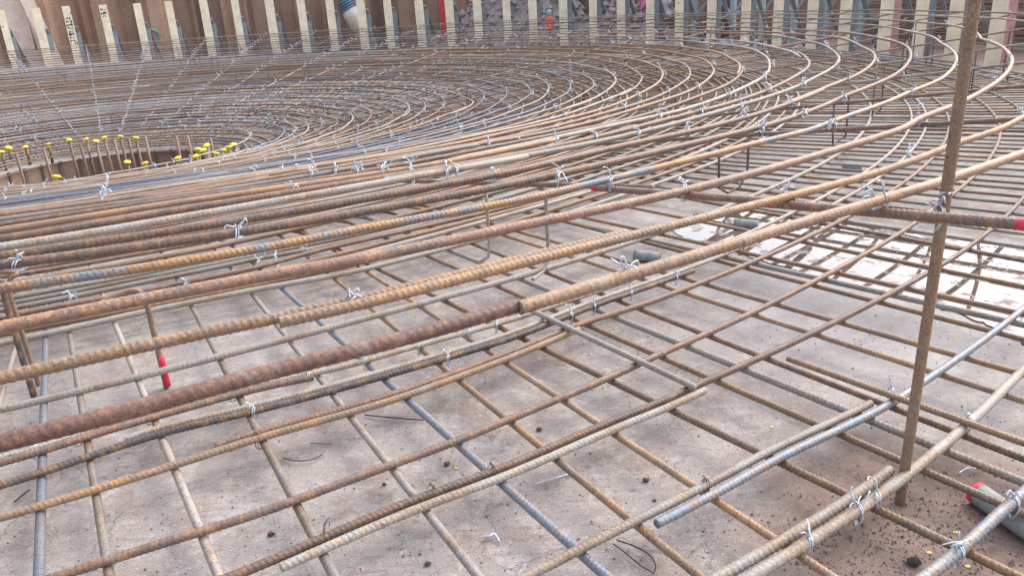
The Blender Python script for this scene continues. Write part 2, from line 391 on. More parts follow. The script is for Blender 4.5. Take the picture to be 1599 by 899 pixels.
def dev_fn(R0, pts, zf, dz=0.):
    q_ = np.array(pts, float); X = hit(q_, lambda r: zf(r) + dz)
    for _ in range(12 if zf is topz else 0):
        a, r = pol(X); X = hit(q_, lambda rr, zb=zbump(a, R0): topz(np.full_like(rr, R0)) + zb)
    a, r = pol(X); k = np.argsort(a); a, r = a[k], r[k] - R0
    r = np.clip(r, -.9, .9)
    A = np.arange(-180, 180, .25); 
    aa = np.concatenate([[a[0] - 14, a[0] - 6], a, [a[-1] + 6, a[-1] + 14]]); rr = np.concatenate([[0, r[0] * .6], r, [r[-1] * .6, 0]])
    if aa[-1] - aa[0] > 350: aa, rr = a, r
    D = np.interp(A, aa, rr, left=0, right=0)
    K = np.hanning(9); K /= K.sum(); D = np.convolve(np.r_[D[-4:], D, D[:4]], K, 'valid')
    return lambda az: np.interp((np.asarray(az) + 180) % 360 - 180, A, D)
def wob(seed, amp):
    g = np.random.default_rng(seed); ph = g.uniform(0, 6.28, 4); kk = g.integers(3, 14, 4); am = g.normal(0, amp, 4)
    return lambda az: sum(am[i] * np.sin(np.radians(az) * kk[i] + ph[i]) for i in range(4))
def adapt(fn, a0, a1, pitch, near=9.):
    """sample a path fn(s), s in [0,1], finely near the camera"""
    s = np.linspace(0, 1, 900); P = fn(s); L = np.r_[0, np.cumsum(np.linalg.norm(np.diff(P, axis=0), axis=1))]
    D = np.linalg.norm(P, axis=1); x, y, wv = project(P)
    vis = (wv > .2) & (x > -250) & (x < 1850) & (y > -250) & (y < 1150)
    step = np.where(vis & (D < near), pitch / 6.5, np.clip(D * .022, .12, .7))
    # cumulative number of samples
    dn = np.diff(L) / ((step[1:] + step[:-1]) / 2); cn = np.r_[0, np.cumsum(dn)]
    n = max(int(cn[-1]), 6); ss = np.interp(np.linspace(0, cn[-1], n), cn, s)
    PP = fn(ss); DD = np.linalg.norm(PP, axis=1)
    return PP, np.clip((near - DD) / (near * .25), 0, 1), bool((vis & (D < near)).any())
def bar(name, fn, dia, mat, near=9., spin=0., rib=.125):
    pitch = dia * .62
    PP, fade, ribbed = adapt(fn, 0, 1, pitch, near)
    V, fs = tube(PP, dia / 2, 14 if ribbed else 6, rib=rib if ribbed else 0, pitch=pitch, fade=fade, spin=spin)
    return place(name, W(V), fs, mat)
_o = ['zeroth', 'first', 'second', 'third', 'fourth', 'fifth', 'sixth', 'seventh', 'eighth', 'ninth', 'tenth', 'eleventh', 'twelfth', 'thirteenth', 'fourteenth', 'fifteenth', 'sixteenth', 'seventeenth', 'eighteenth', 'nineteenth']
_t = {2: 'twent', 3: 'thirt', 4: 'fort', 5: 'fift', 6: 'sixt', 7: 'sevent', 8: 'eight', 9: 'ninet'}
ORD = _o + [_t[k // 10] + ('ieth' if k % 10 == 0 else 'y-' + _o[k % 10]) for k in range(20, 100)]
def nth(k): return ORD[k] if k < 100 else (_o[k // 100].replace('first', 'one').replace('second', 'two') + ' hundred and ' + ORD[k % 100])
CW = {'brown': 'brown', 'orange': 'orange', 'grey': 'grey', 'blue': 'bluish', 'dark': 'dark', 'mixed': 'mottled', 'slate': 'slate-blue', 'maroon': 'dark maroon', 'tan': 'tan'}
def sector(az):
    az = (az + 180) % 360 - 180
    if -100 <= az < -20: return 'on the near side'
    if -20 <= az < 50: return 'on the right side'
    if 50 <= az < 160: return 'on the far side'
    return 'on the left side'
RING = {}
def ring(name, i, R0, zf, dia, dev, mats, nseg, off0, what, group, cnt, seed, dz=0., breaks=None, sg=1, rb=.115, shifts=None, laps=None):
    """one hoop = nseg lapped bars; every bar an object"""
    lap = math.degrees(1.7 / R0)
    if breaks is None: breaks = [off0 + 360 / nseg * k for k in range(nseg)]
    out = []; used = {}
    for k in range(len(breaks)):
        a0 = breaks[k] - (lap if laps is None else laps[k] * lap); a1 = breaks[(k + 1) % len(breaks)]
        if a1 <= a0: a1 += 360
        sh = (k % 2) * dia * 1.02 * sg
        if shifts is not None: sh = shifts[k] * dia
        elif len(breaks) % 2 and k == len(breaks) - 1: sh = 2 * dia * sg
        wv = wob(seed * 31 + k, .012)
        def fn(s, a0=a0, a1=a1, sh=sh, wv=wv):
            az = a0 + (a1 - a0) * s; r = R0 + dev(az) + wv(az) - sh
            x, y = PX(az, r); return np.stack([x, y, zf(np.full_like(az, R0)) + dz + (zbump(az, R0) if zf is topz else 0) + 0.012 * np.sin(np.radians(az) * 23 + seed)], -1)
        P = fn(np.linspace(0, 1, 200))
        if not inframe(P, 150): continue
        mk = mats(k, (a0 + a1) / 2)
        o = bar(name, fn, dia, MB[mk], spin=rnd.uniform(0, 3), rib=rb)
        x, y, wvv = project(P); ok = (wvv > .3) & (x > 0) & (x < 1599) & (y > 0) & (y < 899)
        mid = (a0 + (a1 - a0) * np.linspace(0, 1, 200))[ok].mean() if ok.any() else (a0 + a1) / 2
        lab = f'{CW[mk]} hoop bar {sector(mid)}, {ORD[i + 1]} {what}'
        used[lab] = used.get(lab, 0) + 1
        if used[lab] > 1: lab = lab.replace('hoop bar', 'lapped hoop bar')
        tag(o, lab, 'rebar', group)
        out.append(o)
    return out
zero = lambda az: 0 * np.asarray(az, float)
tr_by_r = {v[0]: v[1] for v in TRT.values()}
def blue_zone(R0):
    return 12.9 < R0 < 16.8
for i, R0 in enumerate(TOPR):
    dev = dev_fn(R0, tr_by_r[R0], topz) if R0 in tr_by_r else zero
    near_m = ['brown', 'orange', 'brown', 'mixed', 'brown', 'brown', 'grey', 'brown', 'orange', 'brown', 'grey', 'brown', 'orange'][i] if i < 13 else ('slate' if blue_zone(R0) else rnd.choice(['brown', 'grey', 'orange', 'grey']))
    def mats(k, mid, near_m=near_m, i=i):
        mid = (mid + 180) % 360 - 180
        if i == 0 and k < 2: return ['maroon', 'tan'][k]
        if -110 < mid < -25: return near_m
        if 40 < mid < 190 or mid < -150: return rnd.choice(['grey', 'dark', 'blue', 'grey', 'dark', 'blue', 'brown'])
        return rnd.choice(['grey', 'brown', 'grey', 'orange'] if i > 5 else ['brown', 'grey'])
    dia = [.050, .044, .057, .052, .062, .064][i] if i < 6 else (.066 if i < 13 else .055); rb_ = [.07, .13, .07, .13, .10][i] if i < 5 else .11
    nseg = 6 if R0 > 18 else 4 if R0 > 9 else 2
    br = None
    if i == 0: br = [-128, float(pol(hit(np.array([812, 481.]), topz))[0]), -22, 20, 70, 120, 170]
    elif i == 1: br = [-75 - 43, float(pol(hit(np.array([430, 498.]), topz))[0]) + math.degrees(1.7 / 26.933), -8, 40, 90, 140]
    elif i == 2: br = [-118, -20, 25, 80, 130, 180]
    ring('ring_bar', i, R0, topz, dia, dev, mats, nseg, rnd.uniform(0, 90) - 20, 'ring in from the upper edge', 'ring bars of the upper mat', 0, 100 + i, breaks=br, sg=-1 if i == 1 else 1, rb=rb_, shifts=[0, 0, 1, 0, 1, 0, 1] if i == 0 else None, laps=[1, 0, 1, 1, 1, 1, 1] if i == 0 else None)
    RING[i] = (R0, dev, dia)

# lower mat rings
LOWR = [(v[0], v[1]) for v in TRL.values()] + [(r, None) for r in (23.6, 21.85, 21.6, 21.45, 20.82, 20.68, 20.4, 20.05, 19.8, 19.45, 19.2, 18.85, 18.6, 18.3, 18.0, 17.7, 17.4, 17.1, 16.8, 16.5, 16.2, 15.9, 15.6, 15.3, 15.0, 14.4, 13.8, 13.2, 12.6, 12.0, 11.4, 10.8, 10.2, 9.6, 9.0, 8.4, 7.8, 7.2, 6.6, 6.0, 5.5, 5.05, 4.65, 4.3)]
for n, (rr, z) in enumerate(((3.72, -4.36), (3.76, -4.62))):
    def fn(s, rr=rr, z=z):
        az = 360 * s; x, y = PX(az, rr + .03 * np.sin(np.radians(az) * 5 + n)); return np.stack([x, y, z + .02 * np.sin(np.radians(az) * 3 + n)], -1)
    tag(bar('hoop_bar', fn, .05, MB['dark']), f'dark hoop tied round the rods inside the pit, {ORD[n + 1]} from the top', 'rebar', 'hoops round the starter rods')
LOWR.sort(key=lambda q: -q[0]); LOWD = []
def azpx(x, y, z=-2.6): return float(pol(at(x, y, z))[0])
special = {  # where bars of the nearest lower hoops start and end in the photograph: list of (az0, az1, mat, radial shift)
 27.69: [(azpx(1130, 899) - 25, azpx(1383, 731), 'grey', -.085), (azpx(1100, 950) - 25, 25, 'grey', 0)],
 27.12: [(-140, azpx(1340, 622), 'grey', 0), (azpx(1040, 828), 30, 'blue', .085)],
 26.27: [(-150, 20, 'brown', 0), (azpx(437, 882), azpx(1085, 602), 'grey', .085)],
 25.0: [(-150, azpx(908, 515), 'orange', 0), (azpx(335, 695), 15, 'brown', -.075)],
 24.63: [(-150, azpx(1083, 423), 'dark', 0), (azpx(195, 690), 10, 'grey', -.085)],
 24.28: [(-150, azpx(489, 588), 'brown', .07), (azpx(0, 716) - 30, 5, 'grey', 0)],
 28.21: [(-130, 30, 'blue', 0)],
 25.74: [(-150, 20, 'brown', 0)],
}
nb = 0
for i, (R0, pts) in enumerate(LOWR):
    dev = dev_fn(R0, pts, lowz) if pts else wob(900 + i, .03)
    dia = .058 if R0 > 27.3 else .050 if R0 > 23.9 else .058
    if R0 in special:
        for k, (a0, a1, mk, sh) in enumerate(special[R0]):
            def fn(s, a0=a0, a1=a1, sh=sh):
                az = a0 + (a1 - a0) * s; x, y = PX(az, R0 + dev(az) + sh)
                return np.stack([x, y, np.full_like(x, -2.6)], -1)
            o = bar('ring_bar', fn, dia if mk != 'grey' or R0 > 26 else .045, MB[mk], spin=rnd.uniform(0, 3))
            tag(o, f'{CW[mk]} {["curved bar", "lapped curved bar"][k]} low over the concrete, {ORD[i + 1]} ring in from the bottom edge', 'rebar', 'ring bars of the bottom mat')
        brk = [25, 75, 125, 175]
        ring('ring_bar', i, R0, lowz, .06, wob(70 + i, .03), lambda k, m: rnd.choice(['grey', 'brown', 'orange']), 4, 0, 'ring in from the bottom edge', 'ring bars of the bottom mat', 0, 300 + i, breaks=[22, 74, 126, 178]) if False else None
        for a0, a1 in ((24, 72), (70, 120), (118, 172)):
            def fn(s, a0=a0, a1=a1):
                az = a0 + (a1 - a0) * s; x, y = PX(az, R0 + wob(i, .03)(az)); return np.stack([x, y, np.full_like(x, -2.6)], -1)
            if not inframe(fn(np.linspace(0, 1, 100)), 100): continue
            mk = rnd.choice(['grey', 'brown', 'orange']); o = bar('ring_bar', fn, .06, MB[mk])
            tag(o, f'{CW[mk]} distant curved bar {["to the right", "behind the pit", "to the left"][(24, 70, 118).index(a0)]}, {ORD[i + 1]} ring in from the bottom edge', 'rebar', 'ring bars of the bottom mat')
    else:
        nseg = 3 if R0 > 12 else 2
        ring('ring_bar', i, R0, lowz, dia, dev, lambda k, m: rnd.choice(['grey', 'brown', 'orange', 'grey']), nseg, rnd.uniform(0, 60) + 20 if R0 < 20.5 else 20, 'ring in from the bottom edge', 'ring bars of the bottom mat', 0, 300 + i)
    LOWD.append((R0, dev, dia))

# ------------------------------------------------------------------ bottom mat spokes
TSP = [ # two photograph points, colour, diameter, above the rings?
 ((72,512),(61,897),'blue',0.053,0), ((107,510),(166,869),'grey',0.047,0), ((175,495),(338,890),'grey',0.047,0), ((295,470),(522,899),'grey',0.050,0), ((388,452),(745,897),'grey',0.047,0),
 ((440,450),(940,893),'blue',0.051,0), ((510,425),(1092,899),'orange',0.045,0), ((570,422),(1200,835),'orange',0.044,0), ((595,422),(1581,896),'orange',0.047,0), ((830,485),(1085,605),'grey',0.044,1),
 ((900,500),(1599,802),'orange',0.044,0), ((940,487),(1599,753),'grey',0.051,0), ((980,475),(1599,716),'brown',0.044,0), ((1230,560),(1599,692),'orange',0.042,1), ((1037,447),(1555,612),'orange',0.044,0),
 ((1112,447),(1583,580),'orange',0.044,0), ((1120,407),(1599,530),'orange',0.044,0), ((1147,405),(1599,507),'grey',0.053,0), ((1210,405),(1599,490),'orange',0.044,0), ((1225,372),(1599,447),'orange',0.044,0), ((1290,350),(1599,407),'brown',0.047,0)]
lowsp = lambda r: lowz(r) - .051
azs = []
for k, (p, q, mk, dia, above) in enumerate(TSP):
    A_, B_ = at(*p, -2.651 if not above else -2.555), at(*q, -2.651 if not above else -2.555)
    d = (B_ - A_); L = np.hypot(d[0], d[1]); d = d / L
    tt = np.linspace(-40, 12, 5201); X = A_[None] + tt[:, None] * d; r = np.hypot(X[:, 0] - CX, X[:, 1] - CY)
    kmin = int(np.argmin(r)); outer = np.where((np.arange(len(r)) > kmin) & (r > 28.35 + .1 * (k % 3)))[0]; t1 = tt[outer[0]] if len(outer) else L
    rin = 14.5 + 1.5 * (k % 3)
    inner = np.where((np.arange(len(r)) >= kmin) & (r > rin))[0][0]; t0 = tt[inner]
    if above:
        t0, t1 = (0., L) if k == 9 else (0., t1)
    def fn(s, t0=t0, t1=t1, A_=A_, d=d, above=above):
        X = A_[None] + (t0 + (t1 - t0) * s)[:, None] * d; r = np.hypot(X[:, 0] - CX, X[:, 1] - CY)
        X = X.copy(); X[:, 2] = (lowz(r) - .051) if not above else (lowz(r) + .048); return X
    o = bar('spoke_bar', fn, dia, MB[mk], near=8.)
    if above:
        lab = {9: 'short grey straight bar laid over the bottom rings at the centre of the photo', 13: 'orange-rusted straight bar laid over the bottom rings right of the upright rod'}[k]
    else: lab = f'{CW[mk]} straight bar under the bottom rings, {ORD[k + 1]} from the left along the concrete in front'
    tag(o, lab, 'rebar', 'straight spoke bars of the bottom mat')
    rr = np.hypot(*(fn(np.array([1.]))[0, :2] - np.array([CX, CY]))); azs.append(pol(fn(np.array([.9])))[0][0])
az_list = [-46.2 + .93 * (k + 1) + rnd.uniform(-.14, .14) for k in range(0, 245)] + [-65.6 - .93 * k + rnd.uniform(-.14, .14) for k in range(0, 60)]
cand = []
for n, az in enumerate(az_list):
    r1 = 28.3 + rnd.uniform(-.25, .25); r0 = [4.15, 12.][n % 2] + rnd.uniform(0, .4) * (1 + 3 * (n % 2)); sk = rnd.uniform(-.5, .5)
    if n % 6 == 1: r0 = 5.2
    def fn(s, az=az, r0=r0, r1=r1, sk=sk):
        r = r0 + (r1 - r0) * s; a = az + sk * (1 - s); x, y = PX(a, r); return np.stack([x, y, lowz(r) - .051], -1)
    P = fn(np.linspace(0, 1, 60))
    if inframe(P, 30): cand.append((np.linalg.norm(P, axis=1).min(), az, fn))
secn = {}; cand.sort(key=lambda q: q[0]); bag = Bag(); cnt = 0
for d, az, fn in cand:
    mk = rnd.choice(['grey', 'orange', 'brown', 'grey', 'grey', 'orange'] if az < 20 else ['grey', 'grey', 'blue', 'grey', 'brown']); dia = rnd.choice([.042, .042, .045, .052])
    if cnt < 275:
        sc_ = sector(az); secn[sc_] = secn.get(sc_, 0) + 1
        o = bar('spoke_bar', fn, dia, MB[mk], near=8.)
        tag(o, f'{CW[mk]} thin spoke {sc_}, {nth(secn[sc_])} going away from viewer', 'rebar', 'straight spoke bars of the bottom mat'); cnt += 1
    else:
        V, fs = tube(fn(np.linspace(0, 1, 14)), dia / 2, 5); bag.add(W(V), fs)
if bag.n: tag(link('spoke_bars', bag.mesh('spoke_bars', MB['grey'], True)), kind='stuff')

# ------------------------------------------------------------------ upper mat radial bars, with red painted ends
SP_TOP = [-56.0 + 7.5 * k for k in range(-9, 31)]
def top_radial(az, r0, r1, mk, dia=.046, red=(), label=None, az1=None):
    az1 = az if az1 is None else az1
    def fn(s):
        r = r0 + (r1 - r0) * s; x, y = PX(az + (az1 - az) * s, r); return np.stack([x, y, topz(r) - .054], -1)
    if not inframe(fn(np.linspace(0, 1, 60)), 30): return None
    o = bar('radial_bar', fn, dia, MB[mk], near=8.)
    for e in red:
        s = np.linspace(*((0.0, .07 / (r1 - r0)) if e == 0 else (1 - .07 / (r1 - r0), 1.0)), 4)
        V, fs = tube(fn(s), dia * .56, 12); place('paint_band', W(V), fs, M_red, True, o)
    tag(o, label, 'rebar', 'radial bars under the upper rings')
    return o
top_radial(-55.35, 7.0, 25.6, 'brown', label='rust-brown straight bar under the upper rings ending left of the red painted bar end')
top_radial(-55.5, 25.02, 27.1, 'brown', .046, red=(0,), label='short rust-brown bar with a red painted end at the centre of the upper mat', az1=-56.1)
top_radial(-56.12, 26.83, 28.30, 'brown', .048, red=(0, 1), label='rust-brown bar tied to the upright rod, red paint at both ends', az1=-56.5)
for k, az in enumerate(SP_TOP):
    if -80 < az < -50: continue
    mk = rnd.choice(['grey', 'brown']); 
    az += rnd.uniform(-.8, .8); SP_TOP[k] = az
    top_radial(az, 5.6, 27.75 + rnd.uniform(-.2, .15), mk, .046, red=(1,) if k % 3 else (), label=f'{CW[mk]} straight bar under the upper rings, {ORD[k + 1]} counting anticlockwise')
for k in range(16):    # lapped pieces whose painted ends show among the hoops
    az = rnd.uniform(-45, 120); r0 = rnd.uniform(8, 24)
    top_radial(az, r0, r0 + rnd.uniform(2, 4), 'brown', .054, red=(0,), label=f'short lap bar {sector(az)} with a red painted end, {nth(k + 1)} such bar')

# ------------------------------------------------------------------ tie wires
def tie_points(g, style, single=False):
    """local frame, bar radius = 1: x along the ring bar, y across, z up"""
    w_ = .16; R = 1 + w_; lo = -(1 + 2.0 + w_) if not single else -R; m_ = -1.6 if not single else -.6; strands = []
    tw = g.uniform(-.5, .5)
    for k in (-1, 1):
        o = k * .28
        loop = [(-.75 + o, -R * .98, -.6), (-.45 + o, -R * .85, .5), (0 + o, -R * .15, R), (.45 + o, R * .8, .55), (.8 + o, R, -.5), (.95 + o, R * .9, m_), (.7 + o, .3, lo), (-.7 + o, -.3, lo), (-.95 + o, -R * .9, m_)]
        strands.append((np.array(loop), True))
    d = np.array([g.uniform(-.9, .9), g.uniform(-.7, .7), g.uniform(.35, 1.)]); d /= np.linalg.norm(d)
    n1 = np.cross(d, [0, 0, 1.]); n1 /= np.linalg.norm(n1) + 1e-9; n2 = np.cross(d, n1)
    Lt = g.uniform(1.4, 2.6)
    for k in (0, 1):
        s = np.linspace(0, 1, 9)[:, None]; a = s * g.uniform(7, 9) + k * np.pi
        tw_ = np.array([0, 0, R]) + d * s * Lt + .19 * (np.cos(a) * n1 + np.sin(a) * n2)
        e1 = tw_[-1] + d * .6 + g.normal(0, .8, 3) * [1, 1, .6]; e2 = e1 + g.normal(0, .9, 3) * [1, 1, .8] + [0, 0, g.uniform(-1.2, .4)]
        strands.append((np.concatenate([tw_, [e1], [e2]]), False))
    for q in range(2 if style else 1):   # more loose strands
        e = np.array([g.uniform(-.4, .4), g.uniform(-.3, .3), R]); d2 = g.normal(0, 1, 3); d2[2] = abs(d2[2]) * .6 + .2; d2 /= np.linalg.norm(d2); l2 = g.uniform(1.2, 2.4)
        strands.append((np.array([e, e + d2 * l2 * .5 + [0, 0, .35], e + d2 * l2 + g.normal(0, .25, 3), e + d2 * l2 * 1.25 - [0, 0, .8]]), False))
    if style:   # a loose end
        e = np.array([0, R * .5, R * .6]); 
        strands.append((np.array([e, e + g.normal(0, .8, 3) + [0, 0, .5], e + g.normal(0, 1.5, 3) + [0, 0, -.5]]), False))
    return strands
def smooth_path(P, closed, n=2):
    for _ in range(n):
        if closed: Q = np.empty((2 * len(P), 3)); Q[0::2] = .75 * P + .25 * np.roll(P, -1, 0); Q[1::2] = .25 * P + .75 * np.roll(P, -1, 0)
        else:
            Q = np.empty((2 * len(P), 3)); Q[0] = P[0]; Q[-1] = P[-1]; Q[1:-1:2] = .75 * P[:-1] + .25 * P[1:]; Q[2:-1:2] = .25 * P[:-1] + .75 * P[1:]
        P = Q
    return P
def tie_mesh(g, style, wr, sides, ns, mat, single=False):
    b = Bag()
    for P, c in tie_points(g, style, single):
        V, fs = tube(smooth_path(P, c, ns), wr, sides, closed=c, ref=np.array([.31, .17, .93])); b.add(V, fs)
    return b
g0 = np.random.default_rng(3)
TIES = [tie_mesh(g0, k % 2, .14, 5, 1, M_wire).mesh('wire_tie', M_wire, True) for k in range(10)]
TIESS = [tie_mesh(g0, 1, .14, 5, 1, M_wire, True).mesh('wire_tie', M_wire, True) for k in range(5)]
TIESR = [tie_mesh(g0, 0, .11, 5, 1, M_wirer).mesh('wire_tie', M_wirer, True) for k in range(3)]
TLOW = [tie_mesh(g0, 0, .2, 3, 0, M_wire) for k in range(4)]
def tie_matrix(P, tang_az, scale, slope=0.):
    a = math.radians(tang_az); X = np.array([math.cos(a), math.sin(a), 0]); Y = np.array([-math.sin(a), math.cos(a), slope]); Z = np.cross(X, Y)
    return np.stack([X, Y, Z], 1) * scale, P
def tie_obj(me, P, tang, scale, label, group):
    o = link('wire_tie', me); o.matrix_world = Matrix.Translation(Vector(W(P))) @ Matrix.Rotation(math.radians(tang), 4, 'Z') @ Matrix.Scale(scale * S, 4)
    tag(o, label, 'tie wire', group); return o
spots = []
for i, (R0, dev, dia) in RING.items():
    for az in SP_TOP:
        if -80 < az < -60 and R0 > 19: continue
        a = az if abs(az + 56) > 1 else -55.6 - (R0 - 25) * .25 * (R0 > 24)
        r = R0 + float(dev(a)); x, y = PX(a, r); P = np.array([x, y, float(topz(R0) + zbump(a, R0))])
        if inframe(P[None], 0): spots.append((np.linalg.norm(P), P, a + 90, dia / 2 * (.95 if i < 6 else 1.15), i, az))
# the ties that stand out in the photograph
big = [(365,356),(30,410),(530,460),(960,425),(705,265),(645,262),(598,265),(1400,243),(1335,312),(1165,182),(485,272),(1585,178),(455,298),(555,268),(1265,180),(1320,200),(1225,205)]
for (x, y) in big:
    d = ray(np.array([x, y], float)); best = None
    for i, (R0, dev, dia) in RING.items():
        X = hit(np.array([x, y], float), lambda r, R0=R0: topz(R0) + 0 * r); X = hit(np.array([x, y], float), lambda r, R0=R0, zb=zbump(pol(X)[0], R0): topz(R0) + zb + 0 * r); a, r = pol(X); e = abs(r - R0 - float(dev(a)))
        if best is None or e < best[0]: best = (e, i, float(a))
    i, a = best[1], best[2]; R0, dev, dia = RING[i]; r = R0 + float(dev(a)); xx, yy = PX(a, r)
    P = np.array([xx, yy, float(topz(R0) + zbump(a, R0))]); spots.append((np.linalg.norm(P) * .6, P, a + 90, dia / 2 * 1.0, i, None))
spots.sort(key=lambda q: q[0]); stuff = Bag()
for n, (d, P, tg, sc, i, az) in enumerate(spots):
    if az is not None and abs(az + 56) < 1 and i > 13 and rnd.random() < .6: continue
    if az is not None and i > 8 and d > 12 and (rnd.random() < .45): continue
    if n < 230:
        single = az is None; az = az if az is not None else tg - 90
        near = n < 40
        lab = (f'bright twisted wire tie on the {ORD[i + 1]} upper ring, {ORD[n + 1] if n < 40 else ""} nearest to the viewer' if near else f'small bright wire tie on the {ORD[i + 1]} upper ring {sector(az)}')
        tie_obj(TIESS[n % 5] if single else TIES[n % 10], P, tg + rnd.uniform(-25, 25) + 180 * (n % 2), sc, lab, 'bright wire ties on the upper rings' if near else f'wire ties on the {ORD[i + 1]} upper ring {sector(az)}')
    else:
        b_ = TLOW[n % 4]; R_, P_ = tie_matrix(P, tg, sc * 1.25); R_ = R_
        for V, in zip(b_.V): pass
        Vc = np.concatenate(b_.V) @ R_.T + P_
        stuff.V.append(W(Vc)); 
        for f in b_.F: stuff.F.append(f + stuff.n)
        stuff.n += len(Vc)
if stuff.n: tag(link('wire_ties', stuff.mesh('wire_ties', M_wire, True)), kind='stuff')
# ties low down on the bottom mat: pixel, ring radius key, rusty?
low_ties = [((400,672),25.0,1),((505,835),26.27,1),((772,735),26.27,1),((1108,758),27.12,1),((1362,600),27.12,0),((1497,660),27.69,0),((1340,762),27.69,0),((1318,785),27.69,0),((1238,830),27.69,0),
            ((1497,860),28.21,0),((1575,780),28.21,0),((392,632),24.63,0),((698,557),24.63,0),((925,477),24.63,0),((985,457),24.63,0),((1045,430),24.63,0),((65,640),24.28,0),((122,632),24.28,0),
            ((225,605),24.28,0),((347,582),24.28,0),((455,552),24.28,0),((530,525),24.28,0),((610,508),24.28,0),((680,488),24.28,0),((715,475),24.28,0),((820,285),20.99,0),((865,480),24.63,0),
            ((405,410),20.99,0),((430,404),20.99,0),((485,398),20.99,0),((290,443),21.28,0),((115,453),20.99,0),((1300,350),24.63,0),((1140,330),22.12,0),((1050,285),20.99,0),((640,725),26.27,1)]
keys = {v[0]: v for v in LOWD}
where = ['lying beside the lapped bar ends', 'round a single bottom bar', 'where two bottom bars cross']
for n, ((x, y), R0, rusty) in enumerate(low_ties):
    Rr, dev, dia = keys[R0]; X = hit(np.array([x, y], float), lambda r: lowz(r)); a = float(pol(X)[0]); r = R0 + float(dev(a)); xx, yy = PX(a, r)
    lab = f'{"rusty" if rusty else "bright"} wire tie holding the {ORD[[q[0] for q in LOWD].index(R0) + 1]} bottom ring, {ORD[n + 1]} of the low ties'
    tie_obj((TIESR if rusty else TIES)[n % 3 if rusty else n % 10], np.array([xx, yy, -2.6]), a + 90 + rnd.uniform(-20, 20), dia / 2 * 1.02, lab, 'wire ties on the bottom mat')
exec_rest = True

# ------------------------------------------------------------------ upright rod, bar chairs, spacer block
base = at(1405, 785, -GZ)
def rodfn(s): return np.stack([base[0] + .045 * s, base[1] + 0 * s, -GZ + s * (GZ + .9)], -1)
o = bar('upright_rod', rodfn, .056, MB['tan'], near=8., rib=.05); tag(o, 'orange-brown upright rod standing on the ground at right, taller than the mats', 'rebar')
Pt = base.copy(); Pt[2] = -1.085
o = tie_obj(TIES[3], Pt, 30, .032, 'knot of bright wire tying the upright rod to the painted bar', 'bright wire ties on the upper rings')
def poly_bar(name, pts, dia, mk, label, group=None, cat='rebar chair', n=3):
    P = smooth_path(np.array(pts, float), False, n)
    L = np.r_[0, np.cumsum(np.linalg.norm(np.diff(P, axis=0), axis=1))]
    def fn(s): return np.stack([np.interp(s * L[-1], L, P[:, c]) for c in range(3)], -1)
    PP, fade, rb = adapt(fn, 0, 1, dia * .62, 8.)
    V, fs = tube(PP, dia / 2, 10, ref=np.array([.3, .9, .1]), rib=.07 if rb else 0, pitch=dia * .62, fade=fade)
    o = place(name, W(V), fs, MB[mk] if isinstance(mk, str) else mk); tag(o, label, cat, group); return o
def vert(px, ztop, zbot=-2.64): X = at(*px, ztop); return X, np.array([X[0], X[1], zbot])
def upright(top, bot, zb):
    B_ = at(*bot, zb); d = ray(np.array(top, float)); T_ = B_.copy(); T_[2] = d[2] * np.hypot(*B_[:2]) / np.hypot(*d[:2]); return T_, B_
T_, B_ = upright((233, 478), (260, 604), -2.79)
hd = np.hypot(*T_[:2])
def far(px, f): d = ray(np.array(px, float)); return d * hd * f / np.hypot(*d[:2])
o = poly_bar('bar_chair', [far((150, 478), 1.0), far((185, 459), 1.0), far((215, 450), 1.0), T_ + [0, 0, .04], T_ * .7 + B_ * .3, B_], .045, 'orange', 'bent ochre bar chair whose red taped leg stands on the concrete at left', 'bar chairs between the mats')
s_ = np.linspace(.6, .98, 6)[:, None]; V, fs = tube((T_ * (1 - s_) + B_ * s_) + [.020, -.012, 0], .024, 10); place('red_tape', W(V), fs, M_red, True, o)
T_, B_ = upright((30, 452), (54, 622), -2.79); hd = np.hypot(*T_[:2])
poly_bar('bar_chair', [far((-40, 436), 1.), far((5, 437), 1.), T_ + [0, 0, .02], T_ * .6 + B_ * .4, B_], .05, 'dark', 'black bent bar chair at the left edge under the upper rings', 'bar chairs between the mats')
T_, B_ = upright((57, 432), (60, 600), -2.79); T_[0] -= .02; hd = np.hypot(*T_[:2])
poly_bar('bar_chair', [far((-30, 425), 1.02), far((35, 424), 1.), T_ + [0, 0, .02], T_ * .6 + B_ * .4, B_], .04, 'orange', 'thin ochre bar chair just right of the black one at the left edge', 'bar chairs between the mats')
for top, bot, fx, mk, lab in (((866, 308), (857, 418), (832, 436), 'grey', 'grey J-shaped bar chair below the middle of the upper rings'), ((776, 304), (766, 402), (745, 412), 'grey', 'grey bar chair left of the J-shaped one in the middle'),
        ((1177, 203), (1166, 288), (1126, 306), 'dark', 'dark U-shaped bar chair right of the middle under the upper rings'), ((1328, 148), (1320, 221), (1300, 227), 'dark', 'black bar chair behind the third upper ring at right'), ((1381, 108), (1374, 183), (1362, 187), 'dark', 'black bar chair left of the upright rod near the far rings')):
    T_, B_ = upright(top, bot, -2.60); e = at(*fx, -2.62)
    pts = [T_ + [0, 0, .03], T_ * .5 + B_ * .5, B_ + [0, 0, .05], (B_ * .75 + e * .25), e]
    if lab.startswith('dark U') or lab.startswith('black'): pts += [e + (e - B_) * .12 + [0, 0, .12], e + (e - B_) * .12 + [0, 0, T_[2] - B_[2] - .05]]
    poly_bar('bar_chair', pts, .038, mk, lab, 'bar chairs between the mats')
chair = None
